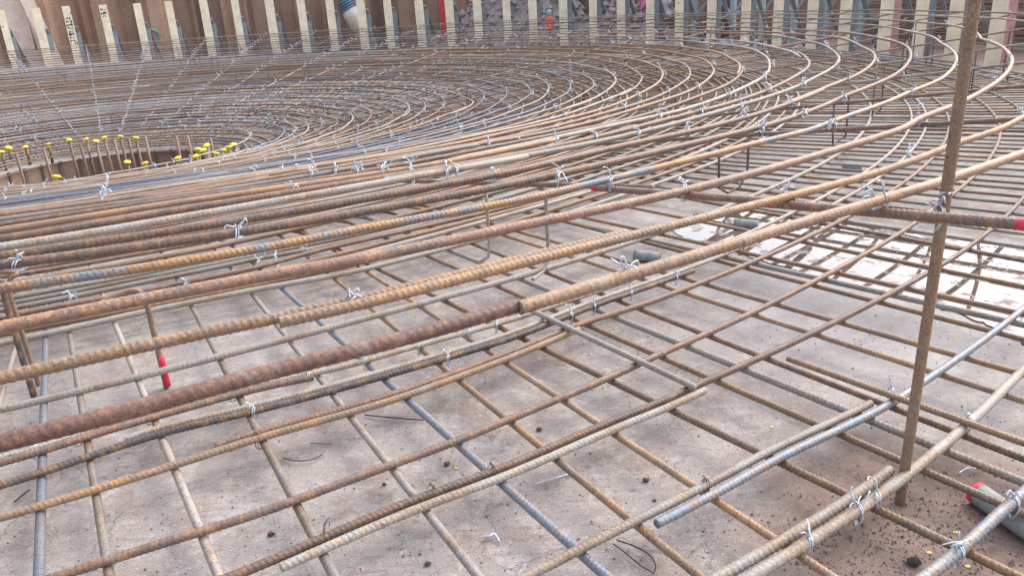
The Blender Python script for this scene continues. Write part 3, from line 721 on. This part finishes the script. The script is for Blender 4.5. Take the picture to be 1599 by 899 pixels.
for n in range(70):                       # the same chairs all round, mostly hidden under the hoops
    az = -40 + n * 2.9 + rnd.uniform(-1, 1); r = rnd.choice([8.6, 12.6, 16.2, 19.6, 22.4, 25.5, 27.2]); x, y = PX(az, r)
    P0 = np.array([x, y, float(topz(r)) - .03]); h = float(topz(r) - lowz(r)) - .02; wd = .35
    if not inframe(P0[None], 0) or np.linalg.norm(P0) < 9: continue
    a = math.radians(az + 90); dx = np.array([math.cos(a), math.sin(a), 0]) * wd
    tag(poly_bar('bar_chair', [P0 - [0, 0, h], P0, P0 + dx, P0 + dx - [0, 0, h]], .034, 'dark', '', None, None, 1), f'dark bar chair {sector(az)} between the mats, {nth(n + 1)} counting anticlockwise', 'rebar chair', 'bar chairs between the mats')

blk = W(at(1560, 800, -2.745)); end = W(at(1524, 770, -2.745)); dirv = W(at(1640, 850, -2.745)) - end; dirv /= np.linalg.norm(dirv)
P = end[None] + dirv[None] * np.linspace(0, .6, 8)[:, None]; P[:, 2] = .026
M_block = plain('concrete_spacer', (.27, .29, .28), .85, 0, .3, 30)
V, fs = tube(P, .027, 14); o = place('spacer_pipe', V, fs, M_block); tag(o, 'grey round concrete spacer lying under the bars at the lower right corner', 'spacer')
V, fs = tube(P[:1] + dirv[None] * np.array([-.0008, .006, .011])[:, None], .0276, 14); place('paint_band', V, fs, M_red, True, o)
for (x, y, lab) in ((1165, 352, 'pale concrete spacer block in the puddle edge right of centre'), (1010, 402, 'pale green concrete spacer block beside the big outer ring at centre'), (1330, 262, 'pale spacer block under the bars far right of centre')):
    c = W(at(x, y, -2.75)); b = Bag(); R_ = np.array([[.8, -.6, 0], [.6, .8, 0], [0, 0, 1]])
    V, fs = tube(c + np.linspace(-.06, .06, 4)[:, None] * np.array([.86, -.5, 0]) + [0, 0, .006], .026, 12); o = place('spacer_block', V, fs, M_block); tag(o, lab, 'spacer')

# ------------------------------------------------------------------ pit rods with yellow caps
caps = [(2,236),(13,230),(40,228),(75,224),(108,217),(135,216),(150,219),(163,214),(188,212),(212,214),(199,252),(227,254),(278,246),(76,283),(309,233),(318,234),(321,228),(323,225),(365,225),(357,230),(349,234),(338,239),(315,244)]
bare = [(95,222),(125,224),(178,218),(200,215),(226,212),(288,208),(312,208),(328,215),(343,218),(62,232),(25,240)]
def capmesh():
    b = Bag(); k = S * .8
    b.lathe(np.array([(.001, .13), (.10, .12), (.155, .085), (.165, .05), (.150, .035), (.075, .02), (.072, -.16), (.060, -.165), (.055, .0)]) * k, n=14); return b.mesh('yellow_cap', M_yel, True)
CAPM = capmesh()
for n, (x, y) in enumerate(caps + bare):
    capd = n < len(caps); d = ray(np.array([x, y + (3 if capd else 0)], float))
    z = -3.93 if y < 242 else -3.86
    P = at(x, y + (3 if capd else 0), z); r = np.hypot(P[0] - CX, P[1] - CY)
    if r > 3.5 and capd is False: P[:2] = np.array([CX, CY]) + (P[:2] - [CX, CY]) * 3.3 / r
    if r > 5.0: P[:2] = np.array([CX, CY]) + (P[:2] - [CX, CY]) * 5.0 / r
    r = np.hypot(P[0] - CX, P[1] - CY); zb = -6.9 if r < 3.8 else float(gndz(r))
    root = empty('starter_rod', W(np.array([P[0], P[1], zb])))
    V, fs = tube(W(np.array([[P[0], P[1], zb], [P[0] + .02, P[1], (zb + z) / 2], [P[0], P[1], z - .02]])), .05 * S, 8); place('rod', V, fs, MB['brown'], True, root)
    if capd:
        o = link('cap', CAPM, root); o.location = Vector(W(np.array([P[0], P[1], z])) - np.array(root.location)); o.rotation_euler = (rnd.uniform(-.28, .28), rnd.uniform(-.28, .28), 0); o.scale = [rnd.uniform(.8, 1.05)] * 3
        lab = f'rusty rod with a yellow mushroom cap, {ORD[sorted(caps).index((x, y)) + 1]} capped one from left'
    else: lab = f'bare rusty rod rising from the pit, {ORD[sorted(bare).index((x, y)) + 1]} uncapped one from left'
    tag(root, lab, 'starter bar', 'starter rods in the pit')

aa = np.linspace(14, 165, 90); Q = []
for a in aa:
    h = float(np.interp(a, [14, 58, 95, 126, 165], [.04, .22, .5, .78, .95])) + rnd.uniform(-.02, .02)
    for (rr, z) in ((28.3, -GZ - .1), (28.42, -GZ + h * .9), (28.55, -GZ + h), (28.85, -GZ + h), (28.95, -GZ - .1)): Q.append((*PX(a, rr), z))
tag(place('slab_kerb', W(np.array(Q)), [np.array([[5 * i + j, 5 * i + 1 + j, 5 * i + 6 + j, 5 * i + 5 + j] for i in range(89) for j in range(4)])], M_ground, True), kind='structure')
# ------------------------------------------------------------------ formwork stakes round the rim
stakes = [(5, 0, 24, 10, 105), (50, 13, 77, 12, 101), (102, 10, 123, 11, 98), (162, 8, 179, 11, 94), (213, 6, 231, 11, 91), (263, 2, 279, 11, 88), (318, 0, 332, 12, 86), (367, 0, 380, 11, 84), (421, 0, 432, 13, 82), (470, 0, 480, 12, 80),
          (516, 0, 524, 12, 79), (562, 0, 571, 13, 77), (604, 0, 612, 12, 76), (654, 0, 660, 13, 73), (700, 0, 706, 13, 71), (745, 0, 749, 13, 70), (791, 0, 794, 12, 68), (831, 0, 834, 13, 67), (880, 0, 881, 13, 65), (925, 0, 927, 12, 64),
          (970, 0, 970, 13, 63), (1016, 0, 1015, 13, 62), (1061, 0, 1060, 13, 62), (1112, 0, 1110, 14, 62), (1165, 0, 1163, 14, 62), (1216, 0, 1213, 15, 63), (1269, 0, 1266, 16, 63), (1321, 0, 1317, 17, 64), (1385, 0, 1380, 19, 65), (1440, 0, 1434, 18, 67), (1493, 0, 1487, 20, 69), (1562, 0, 1553, 22, 72), (1640, 0, 1630, 23, 75)]
RP = 29.2
def on_circle(x, y, RR):           # ray azimuth -> point of the far arc of radius RR
    d = ray(np.array([x, y], float))[:2]; d = d / np.hypot(*d); c = np.array([CX, CY]); bq = d @ c; disc = bq * bq - (c @ c - RR * RR)
    return d * (bq + math.sqrt(max(disc, 0)))
M_steel = plain('grey_steel_brace', (.22, .26, .28), .5, .2, .15, 10)
for n, (xt, yt, xb, wpx, yb) in enumerate(stakes):
    p = on_circle(xb, yb, RP); dep = np.array([p[0], p[1], -2.]) @ FW; wid = wpx * dep / F
    dt = ray(np.array([xt, yt], float)); ztop = dt[2] * np.hypot(*p) / np.hypot(*dt[:2]) if yt > 0 else 1.2 + rnd.uniform(-.1, .5)
    face = -p / np.hypot(*p); sidev = np.array([face[1], -face[0]])         # sidev: to the viewer's left
    R_ = np.array([[-sidev[0], -face[0], 0], [-sidev[1], -face[1], 0], [0, 0, 1.]])
    root = empty('formwork_stake', W(np.array([p[0], p[1], -GZ])))
    b = Bag(); h = ztop + GZ
    b.box(W(np.array([p[0], p[1], (ztop - GZ) / 2])), np.array([wid, wid * .42, h]) * S, R_)
    V = np.concatenate(b.V); top = V[:, 2] > V[:, 2].mean(); V[top, 2] += nr.normal(0, .004, top.sum())
    place('stake', V, b.F, M_tim, False, root)
    # brace: a steel strut sloping back and to the right
    hb = min(ztop - .3, .15 + .25 * (n > 17)); s0 = p - sidev * wid * .6 - face * wid * .5; s1 = s0 - sidev * wid * (1.5 if n < 17 else 2.3) - face * 1.6
    Pq = np.array([[s0[0], s0[1], hb], [s1[0], s1[1], -GZ + .05]])
    dq = Pq[1] - Pq[0]; dq /= np.linalg.norm(dq); u_ = np.array([-sidev[0], -sidev[1], 0]); u_ = u_ - dq * (u_ @ dq); u_ /= np.linalg.norm(u_); v_ = np.cross(dq, u_)
    b = Bag(); b.box(W(Pq.mean(0)), np.array([wid * .38, wid * .25, np.linalg.norm(Pq[1] - Pq[0])]) * S, np.stack([u_, v_, dq], 1)); place('brace', np.concatenate(b.V), b.F, M_steel, False, root)
    # grey board edge behind the stake
    q_ = p - sidev * wid * .78 - face * wid * .7; b = Bag(); hh = h * (.62 if n < 17 else 1.)
    b.box(W(np.array([q_[0], q_[1], -GZ + hh / 2])), np.array([wid * .55, wid * .3, hh]) * S, R_); place('side_board', np.concatenate(b.V), b.F, M_timblue if n < 28 or n % 3 != 1 else plain('pink_board', (.55, .32, .36), .7), False, root)
    extra = ''
    if n in (2, 3):
        b = Bag(); rows = 9 if n == 2 else 3
        for rr in range(rows):
            z = ztop - (.75 if n == 2 else .30) - rr * .19; 
            for cc in range(4):
                cx = (-.3 + .2 * cc) * wid + rnd.uniform(-.02, .02); base_ = np.array([p[0], p[1], 0]) + np.array([*(-sidev * cx), 0]) + np.array([*(face * (wid * .21 + .004)), 0])
                for st in range(3):
                    b.box(W(base_ + np.array([*(-sidev * rnd.uniform(-.03, .03)), z + rnd.uniform(-.05, .05)])), np.array([rnd.choice([.02, .07]), .006, rnd.choice([.02, .10])]) * S, R_)
        place('handwriting', np.concatenate(b.V), b.F, M_ink, False, root)['kind'] = 'stuff'; extra = ' with black handwriting'
    tag(root, f'pale timber formwork stake{extra} behind the mat, {ORD[n + 1]} from the left', 'timber stake', 'timber stakes round the far rim')
# continuous low kicker board is absent in view; leaning planks on the left
def plank(pa, pb, wpx, RR, mat, label, thick=.12):
    A_ = on_circle(pa[0], pa[1], RR); B2 = on_circle(pb[0], pb[1], RR - 1.2); da, db = ray(np.array(pa, float)), ray(np.array(pb, float))
    P0 = np.array([*A_, da[2] * np.hypot(*A_) / np.hypot(*da[:2])]); P1 = np.array([*B2, db[2] * np.hypot(*B2) / np.hypot(*db[:2])])
    d = P1 - P0; P1 = P0 + d * ((-GZ - P0[2]) / d[2]); P0 = P0 - d * .5; d = P1 - P0; L = np.linalg.norm(d); d /= L
    f = -P0 / np.linalg.norm(P0); u = np.cross(d, f); u /= np.linalg.norm(u); v = np.cross(u, d); wid = wpx * np.linalg.norm(P0) / F
    b = Bag(); b.box(W((P0 + P1) / 2), np.array([wid, thick, L]) * S, np.stack([u, v, d], 1)); tag(place('plank', np.concatenate(b.V), b.F, mat, False), label, 'plank')
plank((18, 0), (62, 79), 36, 31.5, M_timold, 'wide weathered plank leaning on the sheet piles at the far left')
plank((42, 0), (78, 76), 15, 30.8, M_timold, 'narrow brown plank leaning beside the wide weathered plank')
plank((24, 40), (10, 10), 4, 30.3, M_steel, 'thin grey lath leaning at the extreme left edge') if False else None
p = on_circle(58, 80, 27.6); V, fs = tube(W(np.array([[p[0], p[1], -1.05], [p[0] - .03, p[1], .35]])), .05 * S, 6); tag(place('marker_rod', V, fs, MB['dark']), 'thin dark rod standing up from the far left of the upper mat', 'rod')
# red stake
p = on_circle(694, 45, 30.0); dep = np.array([*p, -2.]) @ FW; b = Bag(); b.box(W(np.array([p[0], p[1], -.5])), np.array([9 * dep / F, .15, 4.6]) * S); tag(place('red_stake', np.concatenate(b.V), b.F, M_timred, False), 'red painted stake left of a pale stake near the rubble heap', 'stake')

# ------------------------------------------------------------------ sheet piles, rubble, site clutter behind the stakes
M_pile = rebar_mat('rusty_sheet_pile', (.38, .245, .175), (.30, .18, .125), (.45, .31, .23), .4, .6, 0, (.7, .9), 1.2)
M_piled = rebar_mat('dark_sheet_pile', (.20, .135, .11), (.25, .16, .12), (.3, .2, .15), .4, .6, 0, (.7, .9), 1.2)
wall = empty('sheet_pile_wall', W(np.array([*on_circle(300, 50, 33.5), -GZ]))); tag(wall, 'rusty brown sheet pile wall with deep folds behind the stakes', 'retaining wall')
a_l = pol(np.array([*on_circle(-160, 60, 33.5), 0]))[0]; a_r = pol(np.array([*on_circle(1180, 30, 33.5), 0]))[0]
if a_l < 0: a_l += 360
n_p = int(abs(a_l - a_r) / 360 * 2 * math.pi * 33.5 / 1.75)
for k in range(n_p):
    a0 = a_l + (a_r - a_l) * k / n_p; a1 = a_l + (a_r - a_l) * (k + 1) / n_p - .03 * np.sign(a_r - a_l) * -1
    out = k % 2; Q = []
    for s, dr in ((0, .0), (.10, .0), (.28, .55 if out else -.55), (.72, .55 if out else -.55), (.90, .0), (.995, .0)):
        a = a0 + (a1 - a0) * s
        for z in (-GZ - .2, 5.2): Q.append((*PX(a, 33.5 + dr), z))
    m = len(Q) // 2
    for (x, y, z) in list(Q): v_ = np.array([x - CX, y - CY]); v_ = v_ / np.hypot(*v_) * .08; Q.append((x + v_[0], y + v_[1], z))
    fs = [[2 * i, 2 * i + 1, 2 * i + 3, 2 * i + 2] for i in range(m - 1)] + [[2 * m + 2 * i, 2 * m + 2 * i + 2, 2 * m + 2 * i + 3, 2 * m + 2 * i + 1] for i in range(m - 1)] + [[2 * i + 1, 2 * m + 2 * i + 1, 2 * m + 2 * i + 3, 2 * i + 3] for i in range(m - 1)]
    fs += [[0, 2 * m, 2 * m + 1, 1], [2 * m - 2, 2 * m - 1, 4 * m - 1, 4 * m - 2]]
    place('sheet_pile', W(np.array(Q)), [np.array(fs)], M_piled if (k % 7 == 3) else M_pile, False, wall)
M_cyan = plain('cyan_spray', (.20, .36, .38), .8, 0, .3, 20, 0)
Pq = []
for (x, y) in ((231, 46), (240, 47), (247, 51), (249, 57), (246, 63)):
    p = on_circle(x, y, 32.85); d = ray(np.array([x, y], float)); Pq.append([*p, d[2] * np.hypot(*p) / np.hypot(*d[:2])])
V, fs = tube(W(smooth_path(np.array(Pq), False, 2)), .07 * S, 6); place('spray_mark', V, fs, M_cyan, True, wall)

M_rub = plain('rubble_grey', (.36, .31, .30), .9, 0, .35, 9, .6)
def heap(name, x0, x1, ytop, RR, label, mat, hgt):
    p0, p1 = on_circle(x0, 50, RR), on_circle(x1, 50, RR); c = (p0 + p1) / 2; L = np.hypot(*(p1 - p0)) / 2; ax = (p1 - p0) / np.hypot(*(p1 - p0)); ay = np.array([-ax[1], ax[0]])
    n, mm = 60, 24; V = []
    for i in range(n + 1):
        for j in range(mm + 1):
            u = -1 + 2 * i / n; v = -1 + 2 * j / mm
            hh = max(0, 1 - abs(u) ** 2.2) * max(0, 1 - abs(v)) * hgt * (1 + .18 * math.sin(5 * u + 1) + .1 * math.sin(13 * u + 4 * v)) + rnd.uniform(-.12, .12) - .1
            q = c + ax * u * L + ay * v * min(hgt * .8, 2.1); V.append((q[0] + rnd.uniform(-.05, .05), q[1] + rnd.uniform(-.05, .05), -GZ + hh))
    fs = [[i * (mm + 1) + j, (i + 1) * (mm + 1) + j, (i + 1) * (mm + 1) + j + 1, i * (mm + 1) + j + 1] for i in range(n) for j in range(mm)]
    V = W(np.array(V)); o = place(name, V, [np.array(fs)], mat, False); tag(o, label, 'rubble heap')
    b = Bag(); idx = nr.integers(0, len(V), 900)
    for k in idx:
        s = nr.uniform(.04, .13) * (1.6 if nr.random() < .1 else 1); ico = np.array([[1, 0, 0], [-1, 0, 0], [0, 1, 0], [0, -1, 0], [0, 0, 1], [0, 0, -1]], float) * s * nr.uniform(.6, 1.2, (6, 1)) + V[k] + [0, 0, .03]
        b.add(ico, [np.array([[0, 2, 4], [2, 1, 4], [1, 3, 4], [3, 0, 4], [2, 0, 5], [1, 2, 5], [3, 1, 5], [0, 3, 5]])])
    r_ = place('rubble_stones', np.concatenate(b.V), b.F, mat, False, o); tag(r_, kind='stuff')
heap('rubble_heap', 672, 960, 0, 31.6, 'grey heap of broken rubble behind the stakes in the middle', M_rub, 4.6)
heap('rubble_heap', 880, 1060, 25, 31.2, 'low pale heap of rubble right of the taller heap', M_rub, 2.6)

# site lamp
p = on_circle(858, 45, 28.4); c = W(np.array([*p, -1.75])); k = S
lamp = empty('site_lamp', c); tag(lamp, 'orange site lamp with a grey top between two stakes', 'lamp')
b = Bag(); b.lathe(np.array([(.001, 0), (.16, .0), (.21, .15), (.22, .75), (.19, .85), (.001, .86)]) * k, n=14); link('lamp_body', b.mesh('lamp_body', M_org, True), lamp)
b = Bag(); b.lathe(np.array([(.12, .84), (.17, .95), (.19, 1.1), (.13, 1.25), (.001, 1.28)]) * k, n=14); link('lamp_lens', b.mesh('lamp_lens', plain('grey_lens', (.25, .36, .40), .2), True), lamp)
b = Bag(); V, fs = tube(np.array([(-.2, 0, .8), (-.22, 0, 1.25), (0, 0, 1.45), (.22, 0, 1.25), (.2, 0, .8)]) * k, .025 * k, 6, ref=np.array([0, 1., 0])); b.add(V, fs); link('handle', b.mesh('handle', M_steel, True), lamp)
b = Bag(); V, fs = tube(np.array([(0, 0, 0.), (.05, 0, -1.05)]) * k, .05 * k, 6); b.add(V, fs); link('lamp_post', b.mesh('lamp_post', MB['dark'], True), lamp)
# drain pipe with blue bands
p = on_circle(548, 20, 31.5); dz = ray(np.array([548., 20.])); zc = dz[2] * np.hypot(*p) / np.hypot(*dz[:2])
pipe = empty('drain_pipe', W(np.array([*p, -GZ]))); tag(pipe, 'pale drain hose with blue bands leaning on the sheet piles', 'drain pipe')
c0 = np.array([*p, zc]); dr = RT * .45 + np.array([0, 0, -1.]) * .9 ; dr = dr / np.linalg.norm(dr)
L0 = -(zc + GZ - .3) / dr[2]
V, fs = tube(W(np.array([c0 - dr * .3, c0 + dr * .3, c0 + dr * L0])), np.array([.55, .62, .5]) * S, 16, ref=np.array([.2, .9, .1])); place('pipe', V, fs, plain('pale_pipe', (.62, .57, .50), .6), True, pipe)
for k in range(4):
    q0 = c0 - dr * (.25 + .17 * k); V, fs = tube(W(np.array([q0, q0 - dr * .11])), (.62 - .03 * k) * S, 16, ref=np.array([.2, .9, .1])); place('band', V, fs, plain('blue_band', (.12, .20, .30), .5), True, pipe)
q0 = c0 - dr * .9; V, fs = tube(W(np.array([q0, q0 - dr * .8 + [.2, 0, .4], q0 + np.array([.5, 0, 2.6])])), .32 * S, 12, ref=np.array([.2, .9, .1])); place('hose', V, fs, plain('grey_hose', (.25, .28, .31), .5), True, pipe)
# pink and white plastic sheet
def sheet(name, pts, RR, mat, label, cat):
    Q = []
    for (x, y) in pts:
        p = on_circle(x, y, RR); d = ray(np.array([x, y], float)); Q.append([*p, d[2] * np.hypot(*p) / np.hypot(*d[:2])])
    Q = np.array(Q); n, mm = 12, 8; V = []
    for i in range(n + 1):
        for j in range(mm + 1):
            u, v = i / n, j / mm; q = Q[0] * (1 - u) * (1 - v) + Q[1] * u * (1 - v) + Q[2] * u * v + Q[3] * (1 - u) * v
            V.append(q + np.array([0, 1, 0]) * (.35 * math.sin(7 * u + 3 * v) + .2 * math.sin(11 * v)) + nr.normal(0, .03, 3))
    V = np.array(V); nV = len(V); V = np.concatenate([V, V + [0, .12, 0]]); fs = []
    for i in range(n):
        for j in range(mm):
            a, b_, c_, d_ = i * (mm + 1) + j, (i + 1) * (mm + 1) + j, (i + 1) * (mm + 1) + j + 1, i * (mm + 1) + j + 1; fs += [[a, b_, c_, d_], [nV + a, nV + d_, nV + c_, nV + b_]]
    tag(place(name, W(V), [np.array(fs)], mat, True), label, cat)
sheet('plastic_sheet', [(988, 8), (1010, -12), (1013, 30), (996, 30)], 31, plain('pink_plastic', (.70, .25, .38), .45), 'crumpled pink plastic sheet between two stakes right of the rubble', 'tarpaulin')
sheet('plastic_sheet', [(1030, -10), (1045, -12), (1056, 22), (1038, 24)], 31, plain('white_plastic', (.68, .62, .62), .5), 'pale plastic sheet right of the pink one behind the stakes', 'tarpaulin')
# pale boards lying behind the rim
for n, (x, y, L, az) in enumerate(((905, 56, 3.6, 12), (985, 52, 3.2, -6), (820, 60, 2.6, 4), (1050, 49, 3., 9), (1140, 56, 3., -8))):
    p = on_circle(x, y, 30.2 - .3 * (n % 2)); b = Bag(); a = math.radians(az - 15); R_ = np.array([[math.cos(a), -math.sin(a), 0], [math.sin(a), math.cos(a), 0], [0, 0, 1]])
    b.box(W(np.array([*p, -GZ + .22])), np.array([L, .7, .16]) * S, R_); b.box(W(np.array([*p, -GZ + .08])), np.array([.2, .7, .12]) * S, R_)
    tag(place('board', np.concatenate(b.V), b.F, plain('pale_board', (.58, .55, .52), .8), False), f'pale board lying behind the mat, {ORD[n + 1]} pale board {["below the lamp", "left of the pink sheet", "below the rubble heap", "below the pink sheet", "farthest right"][n]}', 'board')
# scaffold frame and stacked mesh at the right
fr = empty('steel_frame', W(np.array([*on_circle(1130, 20, 31.5), -GZ]))); tag(fr, 'grey blue steel trestle frame with crossed struts behind the stakes at right', 'steel frame')
M_fr = plain('blue_grey_paint', (.33, .42, .46), .5, .1, .15)
FP = []
for x in (1085, 1145, 1190, 1240, 1290, 1345, 1400): FP.append(on_circle(x, 20, 31.2))
for k, p in enumerate(FP):
    V, fs = tube(W(np.array([[*p, -GZ], [*p, 1.8]])), .17 * S, 4); place('post', V, fs, M_fr, False, fr)
    if k + 1 < len(FP):
        q = FP[k + 1]; b = Bag(); V, fs = tube(W(np.array([[*p, -1.3], [*q, 1.0]])), .08 * S, 4); place('strut', V, fs, M_fr, False, fr)
        V, fs = tube(W(np.array([[*p, 1.0], [*q, -1.3]])), .08 * S, 4); place('strut', V, fs, M_fr, False, fr)
pile = empty('stacked_rebar', W(np.array([*on_circle(1500, 20, 33), -GZ]))); tag(pile, 'tall stack of rusty straight bars behind the stakes at the far right', 'rebar stack')
for k in range(34):
    a, c_ = on_circle(1330 + rnd.uniform(-20, 20), 20, 34 + (k % 3) * .4), on_circle(1760, 20, 34 + (k % 3) * .4); z = -GZ + .2 + k * .13 + rnd.uniform(-.04, .04)
    V, fs = tube(W(np.array([[*a, z], [*((a + c_) / 2), z + .05], [*c_, z + rnd.uniform(-.1, .1)]])), .05 * S, 6); place('bar', V, fs, MB[rnd.choice(['brown', 'grey', 'orange'])], True, pile)
# earth bank closing the right-hand side
b = Bag(); Q = []
aa = np.linspace(pol(np.array([*on_circle(1080, 20, 38), 0]))[0], -40, 40)
for k, a in enumerate(aa):
    for (rr, z) in ((36, -GZ - .1), (37.5 + .4 * math.sin(k), .2), (39 + .5 * math.cos(k * 2), 3.2 + .4 * math.sin(k * 1.7)), (60, 4.)): Q.append((*PX(a, rr + rnd.uniform(-.2, .2)), z + rnd.uniform(-.15, .15)))
fs = [[4 * i + j, 4 * i + 4 + j, 4 * i + 5 + j, 4 * i + 1 + j] for i in range(39) for j in range(3)]
M_bank = plain('earth_bank', (.24, .14, .105), .95, 0, .35, 4, .5)
tag(place('earth_bank', W(np.array(Q)), [np.array(fs)], M_bank, True), kind='structure')

# ------------------------------------------------------------------ small things on the concrete
M_twig = plain('dark_twig', (.09, .055, .045), .9, 0, .2, 30, 0)
def twig(pts, rad, mat, label, cat='twig', h=.012):
    P = np.array([W(at(x, y, -GZ)) for x, y in pts]); P[:, 2] = h * .5 + rad; P[1:-1, 2] += h * .4
    V, fs = tube(smooth_path(P, False, 3), rad, 6); tag(place('twig' if cat == 'twig' else 'wire_scrap', V, fs, mat), label, cat)
twig([(570, 651), (600, 656), (630, 659), (662, 659)], .0021, M_twig, 'thin dark twig lying on the concrete in the middle foreground')
twig([(443, 718), (458, 725), (480, 725), (497, 720), (504, 712)], .0016, M_twig, 'thin curved twig lying on the concrete left of centre')
twig([(485, 695), (518, 696)], .0013, M_twig, 'short straight twig above the curved twig')
twig([(958, 853), (975, 868), (1000, 890), (1022, 899)], .0016, M_twig, 'long thin twig at the bottom edge right of centre')
twig([(963, 847), (990, 858), (1015, 872), (1025, 888), (1022, 896)], .0018, M_twig, 'hooked dark wire scrap at the bottom edge beside the long twig', 'scrap wire')
twig([(836, 760), (850, 757), (870, 752), (893, 742)], .0022, M_wire, 'bright wire scrap lying on the concrete right of centre', 'scrap wire')
twig([(756, 842), (766, 845), (772, 838), (780, 850)], .003, M_wire, 'crumpled bright wire scrap near the bottom edge at centre', 'scrap wire')
twig([(24, 787), (38, 778), (48, 768)], .0025, M_twig, 'dark stick beside the leftmost blue bar')
twig([(110, 748), (128, 746)], .0018, M_wire, 'tiny bright wire scrap between the first two straight bars', 'scrap wire')
twig([(1497, 742), (1510, 736), (1520, 738), (1536, 734)], .002, M_wire, 'bright wire scrap on the ground beside the grey spacer', 'scrap wire')
def clod(x, y, s, mat, label, cat='stone', flat=.6):
    c = W(at(x, y, -GZ)); n = 10; V = []; 
    for i in range(1, 5):
        ph = math.pi * i / 5
        for j in range(n):
            a = 2 * math.pi * j / n; k = s * (1 + nr.normal(0, .14)); V.append((c[0] + k * math.sin(ph) * math.cos(a), c[1] + k * math.sin(ph) * math.sin(a) * .8, s * flat + k * flat * math.cos(ph)))
    V += [(c[0], c[1], s * flat * 2), (c[0], c[1], 0)]; V = np.array(V); q = [[i * n + j, i * n + (j + 1) % n, (i + 1) * n + (j + 1) % n, (i + 1) * n + j] for i in range(3) for j in range(n)]
    tr = [[(j + 1) % n, j, 4 * n] for j in range(n)] + [[3 * n + j, 3 * n + (j + 1) % n, 4 * n + 1] for j in range(n)]
    tag(place('stone' if cat == 'stone' else 'leaf', V, [np.array(q), np.array(tr)], mat, False), label, cat)
M_dark = plain('dark_clod', (.05, .04, .038), .9, 0, .3, 60); M_clod = plain('brown_clod', (.13, .075, .06), .95, 0, .3, 60); M_leaf = plain('yellow_leaf', (.62, .60, .12), .6, 0, .2, 30, 0)
clod(1427, 880, .014, M_dark, 'black lump of stone at the bottom right on the brown earth')
for (x, y, s, lab) in ((1009, 751, .009, 'brown clod right of the middle straight bars'), (698, 726, .009, 'dark flake of rubble beside a yellow leaf'), (842, 672, .009, 'brown flake between two bottom rings at centre'), (668, 882, .008, 'brown crumb near the bottom edge at centre'), (424, 836, .009, 'dark crumb right of the fourth straight bar'), (1232, 846, .008, 'dark pebble beside the lapped bars'), (600, 757, .006, 'small dark crumb left of centre'), (1022, 782, .005, 'tiny dark crumb below the brown clod')):
    clod(x, y, s, M_clod, lab)
for (x, y, lab) in ((712, 731, 'small yellow leaf on the concrete at centre'), (1492, 831, 'yellow leaf on the brown earth near the spacer'), (1451, 863, 'yellow leaf beside the black stone'), (1510, 884, 'yellow leaf at the lower right edge'), (1205, 667, 'yellow leaf between bars right of centre')):
    clod(x, y, .006, M_leaf, lab, 'leaf', .25)
# grit
b = Bag()
for k in range(4200):
    if k < 2300: x, y = rnd.uniform(-40, 1640), rnd.uniform(480, 960)
    elif k < 3500: x, y = rnd.gauss(1450, 130), rnd.gauss(840, 60)
    else: x, y = rnd.uniform(700, 1640), rnd.uniform(380, 560)
    if y < 360 or y > 1000: continue
    c = W(at(x, y, -GZ)); s = abs(rnd.gauss(0, .0014)) + .0008
    if 2300 <= k < 3500: s *= 1.5
    b.add(np.array([[1, 0, 0], [-1, 0, 0], [0, 1, 0], [0, -1, 0], [0, 0, 1]], float) * s * nr.uniform(.6, 1.3, (5, 1)) + [c[0], c[1], .0005], [np.array([[0, 2, 4], [2, 1, 4], [1, 3, 4], [3, 0, 4]])])
tag(link('grit', b.mesh('grit', plain('grit_stone', (.21, .16, .14), .95, 0, .6, 90), False)), kind='stuff')
# faded yellow setting-out line sprayed on the concrete
m, t, bb = new_mat('yellow_spray'); v = coords(t, False)
n = ramp(t, noise(t, v, 22, 5, .75), [(.48, 0), (.74, .8)])
t.links.new(mix(t, n, (.29, .262, .25), (.40, .40, .22)), bb.inputs['Base Color']); bb.inputs['Roughness'].default_value = .85
P = [(-60, 590), (60, 566), (160, 545), (240, 525), (300, 512), (360, 500)]; Q = []
for (x, y) in P:
    for dy in (-7, 7): q = W(at(x, y + dy, -GZ)); q[2] = .003; Q.append(q)
Q = np.array(Q); tag(place('paint_line', Q, [np.array([[2 * i, 2 * i + 1, 2 * i + 3, 2 * i + 2] for i in range(len(P) - 1)])], m, False), kind='structure')
